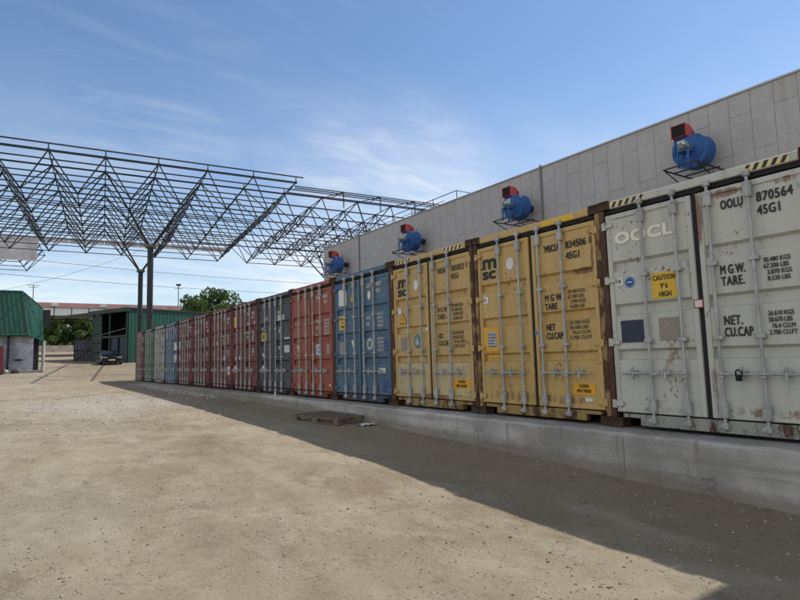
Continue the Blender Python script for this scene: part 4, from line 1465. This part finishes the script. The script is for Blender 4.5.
# ------------------------------------------------------------------ parked car
def car(loc, rz):
    root = thing('parked_car', 'black car parked facing the yard in front of the green shed', 'car', loc, rz)
    # local: length along +Y to the rear, front at y=0; width along X
    W = .90
    M_CARP = NT('black_car_paint').fin((.012, .013, .016), .22)
    M_CARP.node_tree.nodes['Principled BSDF'].inputs['Coat Weight'].default_value = .6
    M_GLASS = NT('car_glass').fin((.010, .012, .014), .22)
    sec = [(-.02, .30, .62, .80), (.10, .22, .72, .86), (.9, .20, .90, .90), (1.35, .20, .96, .90), (2.2, .20, .98, .905), (3.3, .20, 1.0, .90), (4.1, .22, 1.02, .87), (4.55, .34, .92, .78)]
    vs, fs = [], []
    n = 10
    for (y, zb, zt, w) in sec:
        ring = [(-w * .93, zb), (-w, zb + .12), (-w * 1.0, zb + .42 * (zt - zb)), (-w * .97, zt - .10), (-w * .86, zt), (w * .86, zt), (w * .97, zt - .10), (w * 1.0, zb + .42 * (zt - zb)), (w, zb + .12), (w * .93, zb)]
        vs += [(x, y, z) for x, z in ring]
    for j in range(len(sec) - 1):
        for k in range(n):
            fs.append((j * n + k, j * n + (k + 1) % n, (j + 1) * n + (k + 1) % n, (j + 1) * n + k))
    fs.append(tuple(range(n))); fs.append(tuple(range((len(sec) - 1) * n + n - 1, (len(sec) - 1) * n - 1, -1)))
    b = MB(); b.add(vs, fs)
    b.box(-.60, .60, 1.98, 3.12, 1.30, 1.345, .02)
    b.build('body', M_CARP, root)
    cab = [(1.15, .955, .78, .955, .78), (1.95, .96, .80, 1.31, .60), (3.15, .99, .80, 1.32, .58), (3.95, 1.0, .76, 1.02, .74)]
    vs, fs = [], []
    for (y, z0, w0, z1, w1) in cab:
        vs += [(-w0, y, z0), (-w1, y, z1), (w1, y, z1), (w0, y, z0)]
    for j in range(3):
        for k in range(4): fs.append((j * 4 + k, j * 4 + (k + 1) % 4, (j + 1) * 4 + (k + 1) % 4, (j + 1) * 4 + k))
    fs += [(0, 1, 2, 3), (15, 14, 13, 12)]
    b = MB(); b.add(vs, fs); b.build('windows', M_GLASS, root)
    M_TYRE = plain('tyre', (.015, .015, .015), .8)
    for x in (-.80, .80):
        for y in (.88, 3.55):
            b = MB(); b.tube((x - .11, y, .33), (x + .11, y, .33), .33, 20); wo = b.build('wheel', M_TYRE, root)
            b = MB(); b.tube((x - .118, y, .33), (x + .118, y, .33), .20, 16); b.build('rim', M_PLATE, wo)
    for x in (-.62, .62):
        b = MB(); b.box(x - .19, x + .19, -.035, .08, .60, .70, .03); b.build('headlight', plain('lamp_glass', (.35, .37, .40), .2), root)
        b = MB(); b.box(x * 1.68 - .09, x * 1.68 + .09, 1.5, 1.62, .98, 1.10, .03); b.build('mirror', M_CARP, root)
    b = MB(); b.box(-.33, .33, -.03, .0, .54, .68, .02); b.build('grille', M_DARK, root)
    b = MB(); b.box(-.27, .27, -.055, -.032, .37, .49, .004); b.build('licence_plate', M_WHITE, root)
    b = MB(); b.box(-.68, .68, -.03, .02, .26, .35, .02); b.build('air_intake', M_DARK, root)
    return root


car((7.85, 57.6, gz0(58.5) + .0), math.radians(-2))

# ------------------------------------------------------------------ far end of the yard
gp = thing('metal_gate', 'dark grey sheet metal gate leaf standing across the lane behind the car', 'gate', (5.9, 70, gz0(70)))
b = MB(); ribbed(b, (0, 0), (2.9, .2), -.3, 2.35, .3, .03); b.build('panel', plain('grey_gate', (.12, .125, .14), .6), gp)
b = MB()
for z in (-.05, 1.15, 2.35): b.tube((0, -.02, z), (2.9, .18, z), .04, 6)
for x in (0, 2.9): b.tube((x, x * .069, -.3), (x, x * .069, 2.4), .05, 6)
b.tube((.1, -.05, .1), (2.8, .13, 2.3), .03, 6)
b.build('frame', M_STEEL, gp)

ov = thing('pipe_gallery', 'overhead gallery with maroon roof and pale panels spanning the far lane', 'gallery', (10, 85, 0))
M_MAR = sheet_mat('maroon_roof_sheet', (.27, .135, .125), .7)
b = MB(); b.prism([(-.3, 7.62 + E), (-.1, 8.25 + E), (3, 8.5 + E), (6, 7.62 + E)], 0, -16, 24); b.build('roof', M_MAR, ov)
M_PANEL = plain('translucent_panel', (.86, .87, .83), .5, 0, .12, .8)
for k in range(11):
    x = -13 + k * 1.95
    b = MB(); b.box(x + .05, x + 1.9, -.10, -.04, 6.62 + E, 7.60 + E); b.build('panel', M_PANEL, ov)
b = MB()
for k in range(12): b.box(-13 + k * 1.95 - .05, -13 + k * 1.95 + .05, -.12, .1, 6.5 + E, 7.61 + E)
b.box(-14, 9, .3, .5, 6.42 + E, 6.55 + E); b.box(-14, 9, 5.4, 5.6, 6.42 + E, 6.55 + E)
for x in (-12, 9.5, 22):
    for y in (.5, 5.5): b.box(x - .15, x + .15, y - .15, y + .15, 1.5, 7.6 + E)
b.build('frame', M_STEEL, ov)
for i, (x, l) in enumerate(((-5.2, 'left'), (.35, 'right'))):
    b = MB(); b.box(x - .35, x + .35, -.52, -.32, 7.75 + E, 8.1 + E, .03); b.tube((x, -.32, 7.9 + E), (x, .1, 7.9 + E), .05, 6)
    b.build('floodlight', M_WHITE, ov)

bw = MB(); bw.box(-12, 26, -.15, .15, -1.2, .5)
fw = bw.build('boundary_wall', concrete('pale_plaster', (.46, .42, .36)), None, (5, 101, gz0(101) + .2))
tag(fw, 'pale plastered boundary wall across the far end of the lane', 'wall')

wb = thing('apartment_block', 'white apartment block seen through the trees beyond the gallery', 'building', (18.5, 122, 3.0))
b = MB(); b.box(-5.6, 9, 0, 12, -1, 7.6); b.build('wall', plain('white_render', (.66, .65, .62), .8, 0, .08, .6), wb)
b = MB(); b.box(-5.8, 9.2, -.2, 12.2, 7.602, 7.9); b.build('roof', M_FLASH, wb)
M_WINF = plain('window_frame_white', (.7, .7, .7), .6); M_WING = NT('dark_window_glass').fin((.05, .06, .07), .1)
for zz in (.2, 3.0, 5.6):
    for xx in (-4.4, -1.2, 2.0, 5.2):
        b = MB(); b.box(xx, xx + 1.7, -.05, .0, zz, zz + 1.6); w_ = b.build('window', M_WINF, wb)
        b = MB(); b.box(xx + .1, xx + .8, -.07, -.052, zz + .1, zz + 1.5); b.box(xx + .9, xx + 1.6, -.07, -.052, zz + .1, zz + 1.5); b.build('pane', M_WING, w_)


# ------------------------------------------------------------------ trees
def tree(name, label, loc, H, rx, rz, nleaf, seed, la, lb_, leaf=.22, trunk_h=None, group=None):
    g = random.Random(seed)
    root = thing(name, label, 'tree', loc, 0, group)
    th = trunk_h or H * .35
    b = MB()
    top = Vector((g.uniform(-.2, .2), g.uniform(-.2, .2), th))
    b.tube((0, 0, -.4), top, .05 * H * .5, 8, .03 * H * .5)
    cz = H - rz
    clumps = []
    for k in range(26):
        a = g.uniform(0, 2 * math.pi); e = math.asin(g.uniform(-.75, 1))
        rr = g.uniform(.45, 1.0)
        c = Vector((rx * rr * math.cos(a) * math.cos(e), rx * rr * math.sin(a) * math.cos(e), cz + rz * rr * math.sin(e)))
        clumps.append((c, g.uniform(.24, .44) * rx))
        if k < 12:
            mid = top.lerp(c, .5) + Vector((0, 0, .1 * H * g.uniform(-.3, .6)))
            b.tube(top, mid, .017 * H, 6, .010 * H, cap=False); b.tube(mid, c, .010 * H, 5, .003 * H, cap=False)
    b.build('trunk', M_BARK, root)
    vs = []; fs = []
    for k in range(nleaf):
        c, r0 = g.choice(clumps)
        while True:
            p = Vector((g.uniform(-1, 1), g.uniform(-1, 1), g.uniform(-1, 1)))
            if p.length < 1: break
        p = p.normalized() * (p.length ** .6)
        p = c + Vector((p.x * r0, p.y * r0, p.z * r0 * .75))
        n = Vector((g.uniform(-1, 1), g.uniform(-1, 1), g.uniform(-.2, 1))).normalized()
        t = n.cross(Vector((g.uniform(-1, 1), g.uniform(-1, 1), g.uniform(-1, 1)))).normalized()
        u = n.cross(t)
        s = leaf * g.uniform(.6, 1.3)
        o = len(vs)
        vs += [p - t * s, p + u * s * .5, p + t * s, p - u * s * .5]
        fs.append((o, o + 1, o + 2, o + 3))
    b = MB(); b.add(vs, fs)
    b.build('crown', leaf_mat(name + '_leaves_%d' % seed, la, lb_), root)
    return root


M_BARK = plain('bark', (.09, .07, .055), .9, 0, .4, 8)
GA, GB = (.055, .095, .028), (.105, .150, .045)
tree('broadleaf_tree', 'rounded green tree rising behind the green shed roof', (23.4, 78, gz0(78)), 9.0, 4.0, 3.3, 5200, 3, (.035, .065, .018), (.085, .135, .035), .24)
tree('broadleaf_tree', 'lower green tree right of the rounded one behind the shed', (27.5, 80, gz0(80)), 7.2, 3.0, 2.4, 2600, 9, (.035, .065, .018), (.085, .135, .035), .24)
TL = ['dense dark tree beyond the gallery, left in the gap under it', 'dense tree beyond the gallery, in the middle of the gap', 'bushy tree beyond the gallery close to the white block', 'tree behind the dark gate leaf']
for i, (x, y, H, rx, rz) in enumerate(((4.6, 108, 6.9, 3.0, 3.4), (8.2, 112, 6.9, 3.0, 3.4), (11.2, 109, 5.6, 2.3, 2.7), (13.2, 106, 4.2, 2.2, 2.0))):
    tree('broadleaf_tree', TL[i], (x, y, gz0(y)), H, rx, rz, 11000 if i < 2 else 6500, 20 + i, GA, GB, .26, group='trees beyond the gallery')
tree('broadleaf_tree', 'tree top showing over the green mansard roof at the left edge', (-1.6, 72, gz0(72)), 7.6, 2.0, 2.4, 2200, 31, GA, GB, .24)
# far tree line
fv, ff = [], []
g = random.Random(77)
for k in range(16000):
    a = g.uniform(-60, 110)
    y = g.uniform(150, 170)
    hgt = 6.5 + 2.0 * mnoise.noise((a * .11, 0, 0)) + 1.5 * mnoise.noise((a * .4, 5, 0))
    p = Vector((a, y, 2.5 + g.random() ** .7 * hgt))
    n = Vector((g.uniform(-1, 1), g.uniform(-1, 1), g.uniform(-.2, 1))).normalized()
    t = n.cross(Vector((g.uniform(-1, 1), g.uniform(-1, 1), g.uniform(-1, 1)))).normalized(); u = n.cross(t)
    s = g.uniform(.6, 1.1); o = len(fv)
    fv += [p - t * s, p + u * s * .6, p + t * s, p - u * s * .6]; ff.append((o, o + 1, o + 2, o + 3))
b = MB(); b.add(fv, ff); tl_ = b.build('tree_line', leaf_mat('far_leaves', GA, GB))
tl_['kind'] = 'stuff'; tl_['label'] = 'far mass of trees on the horizon'; tl_['category'] = 'trees'

# ------------------------------------------------------------------ lamp post and cables
lp = thing('lamp_post', 'thin lamp post standing behind the green shed left of the tree', 'street lamp', (17.2, 73, gz0(73)))
b = MB(); b.tube((0, 0, -.3), (0, 0, 8.9), .09, 8, .06); b.build('pole', plain('pale_pole', (.30, .30, .30), .6), lp)
b = MB(); b.box(-.28, .28, -.2, .2, 8.92, 9.12, .04); b.tube((-.5, 0, 8.55), (.5, 0, 8.55), .03, 6); b.build('lamp_head', M_STEEL, lp)


def cable(label, p, q, sag, r=.022):
    p, q = Vector(p), Vector(q)
    pts = []
    for k in range(25):
        t = k / 24
        v = p.lerp(q, t); v.z -= sag * 4 * t * (1 - t)
        pts.append(v)
    b = MB(); b.path(pts, r, 4)
    o = b.build('power_cable', M_STEEL)
    return tag(o, label, 'cable', 'power cables strung across the yard')


cable('upper power cable crossing low in the sky behind the columns', (-14, 72, 12.6 + E), (50, 76, 11.4 + E), .8)
cable('lower power cable crossing just above the maroon gallery roof', (-14, 74, 10.9 + E), (50, 78, 10.0 + E), .7)
cable('slanting power cable rising to the rear column', (-4.0, 66, 6.6 + E), (13, 60, 12.5 + E), .7, .012)

# ------------------------------------------------------------------ pallet and litter by the wall
zp = gz0(10.6)
pal = thing('wooden_pallet', 'weathered wooden pallet lying on the ground beside the concrete wall', 'pallet', (5.70, 10.9, zp + .005), math.radians(10))
for k in range(6):
    y = -.72 + k * .288
    b = MB(); b.box(-.46, .46, y - .062, y + .062, .118, .142, .004); b.build('deck_board', M_WOOD, pal, (g.uniform(-.015, .015), g.uniform(-.02, .02), 0))
for x in (-.41, 0, .41):
    b = MB(); b.box(x - .05, x + .05, -.78, .78, .095, .1175, .004); b.build('stringer', M_WOOD, pal)
    b = MB(); b.box(x - .05, x + .05, -.78, .78, 0, .02, .003); b.build('bottom_board', M_WOOD, pal)
    for y in (-.70, 0, .70):
        b = MB(); b.box(x - .05, x + .05, y - .072, y + .072, .0205, .0945, .004); b.build('block', M_WOOD, pal)


def scrap(name, label, loc, sx, sy, mat, seed, cat):
    b = MB(); n = 6
    vs = [((i / n - .5) * sx, (j / n - .5) * sy, .012 + .06 * abs(mnoise.noise((i * .5 + seed, j * .5, seed)))) for j in range(n + 1) for i in range(n + 1)]
    fs = [(j * (n + 1) + i, j * (n + 1) + i + 1, (j + 1) * (n + 1) + i + 1, (j + 1) * (n + 1) + i) for j in range(n) for i in range(n)]
    b.add(vs, fs)
    vs2 = [(x, y, z - .006) for x, y, z in vs]
    b.add(vs2, [tuple(reversed(f)) for f in fs])
    o = b.build(name, mat, None, loc)
    return tag(o, label, cat)


scrap('plastic_litter', 'crumpled white plastic litter beside the pallet', (5.86, 9.78, gz(5.86, 9.78)), .34, .2, M_WHITE, 2.2, 'litter')
bb = MB(); bb.tube((0, 0, 0), (0, 0, .09), .026, 10); bb.tube((0, 0, .09), (0, 0, .12), .025, 10, .011); bb.tube((0, 0, .12), (0, 0, .135), .012, 8)
bo = bb.build('plastic_bottle', M_WHITE, None, (6.15, 15.1, WTOP - .012)); tag(bo, 'small white bottle standing on the wall top under the brick red container', 'bottle')

# ------------------------------------------------------------------ rubble strip and loose stones (uncountable)


def stones(name, label, n, sampler, mats, smin, smax, seed, power=2.2):
    g = random.Random(seed)
    base = []
    for k in range(5):
        bm = bmesh.new(); bmesh.ops.create_icosphere(bm, subdivisions=1, radius=1)
        for v in bm.verts: v.co *= 1 + .5 * mnoise.noise(v.co * 1.3 + Vector((k * 7.1 + seed, 0, 0)))
        bm.verts.index_update()
        base.append((np.array([v.co[:] for v in bm.verts]), [[v.index for v in f.verts] for f in bm.faces])); bm.free()
    V, F, o = [], [], 0
    for k in range(n):
        x, y = sampler(g)
        s = smin + (smax - smin) * g.random() ** power
        bv, bf = g.choice(base)
        a = g.uniform(0, 6.28); ca, sa = math.cos(a), math.sin(a)
        sx, sy, sz = s * g.uniform(.8, 1.3), s * g.uniform(.7, 1.1), s * g.uniform(.45, .8)
        q = bv * (sx, sy, sz)
        q = np.c_[q[:, 0] * ca - q[:, 1] * sa + x, q[:, 0] * sa + q[:, 1] * ca + y, q[:, 2] + gz(x, y) + sz * .35]
        V.append(q); F += [tuple(i + o for i in f) for f in bf]; o += len(q)
    b = MB(); b.v = [tuple(p) for p in np.concatenate(V)]; b.f = F; b.sm = [False] * len(F)
    ob = b.build(name, mats)
    ob['kind'] = 'stuff'; ob['label'] = label; ob['category'] = 'stones'
    return ob


def stone_mat(name, a, b_):
    t = NT(name)
    n = t.noise(11, 2, .5)
    return t.fin(t.mix(t.rng(n, .3, .7), a, b_), .95, 0, .2)


def near(g):
    while True:
        d = .8 + 13 * g.random() ** 1.2
        a = g.uniform(math.radians(-78), math.radians(20))
        x = d * math.sin(-a + math.radians(0)) if False else 0
        th = g.uniform(-.75, 1.25)
        x, y = d * math.sin(th), d * math.cos(th)
        if x < 6.0 and mnoise.noise((x * .5, y * .5, 5.5)) > -.25 + .0 * d: return x, y


def wallfoot(g):
    y = 1.5 + 16 * g.random(); x = 6.03 - .5 * abs(g.gauss(0, .5)) - .01
    return x, y


def mid(g):
    while True:
        y = g.uniform(12, 27); x = .12 * y + .2 + g.gauss(0, 2.4)
        if x < 5.9: return x, y


def rub(g):
    y = g.uniform(19, 33); x = 6.02 - abs(g.gauss(0, .42)) - .15 * math.sin(y * .9) ** 2
    return min(x, 6.0), y


stones('gravel', 'loose small stones scattered over the sandy yard', 12000, near, stone_mat('stones_tan', (.15, .125, .09), (.37, .315, .24)), .003, .015, 4, 4.0)
stones('gravel', 'small stones along the foot of the concrete wall', 700, wallfoot, stone_mat('stones_grey', (.15, .135, .115), (.30, .275, .24)), .004, .024, 5, 3.0)
stones('gravel', 'paler gravel spread in the middle of the yard', 2600, mid, stone_mat('stones_pale', (.24, .21, .17), (.44, .41, .34)), .008, .03, 6, 2.6)
stones('rubble', 'pale broken concrete rubble heaped along the far part of the wall', 420, rub, stone_mat('rubble_pale', (.33, .30, .27), (.52, .49, .44)), .012, .055, 8, 2.8)
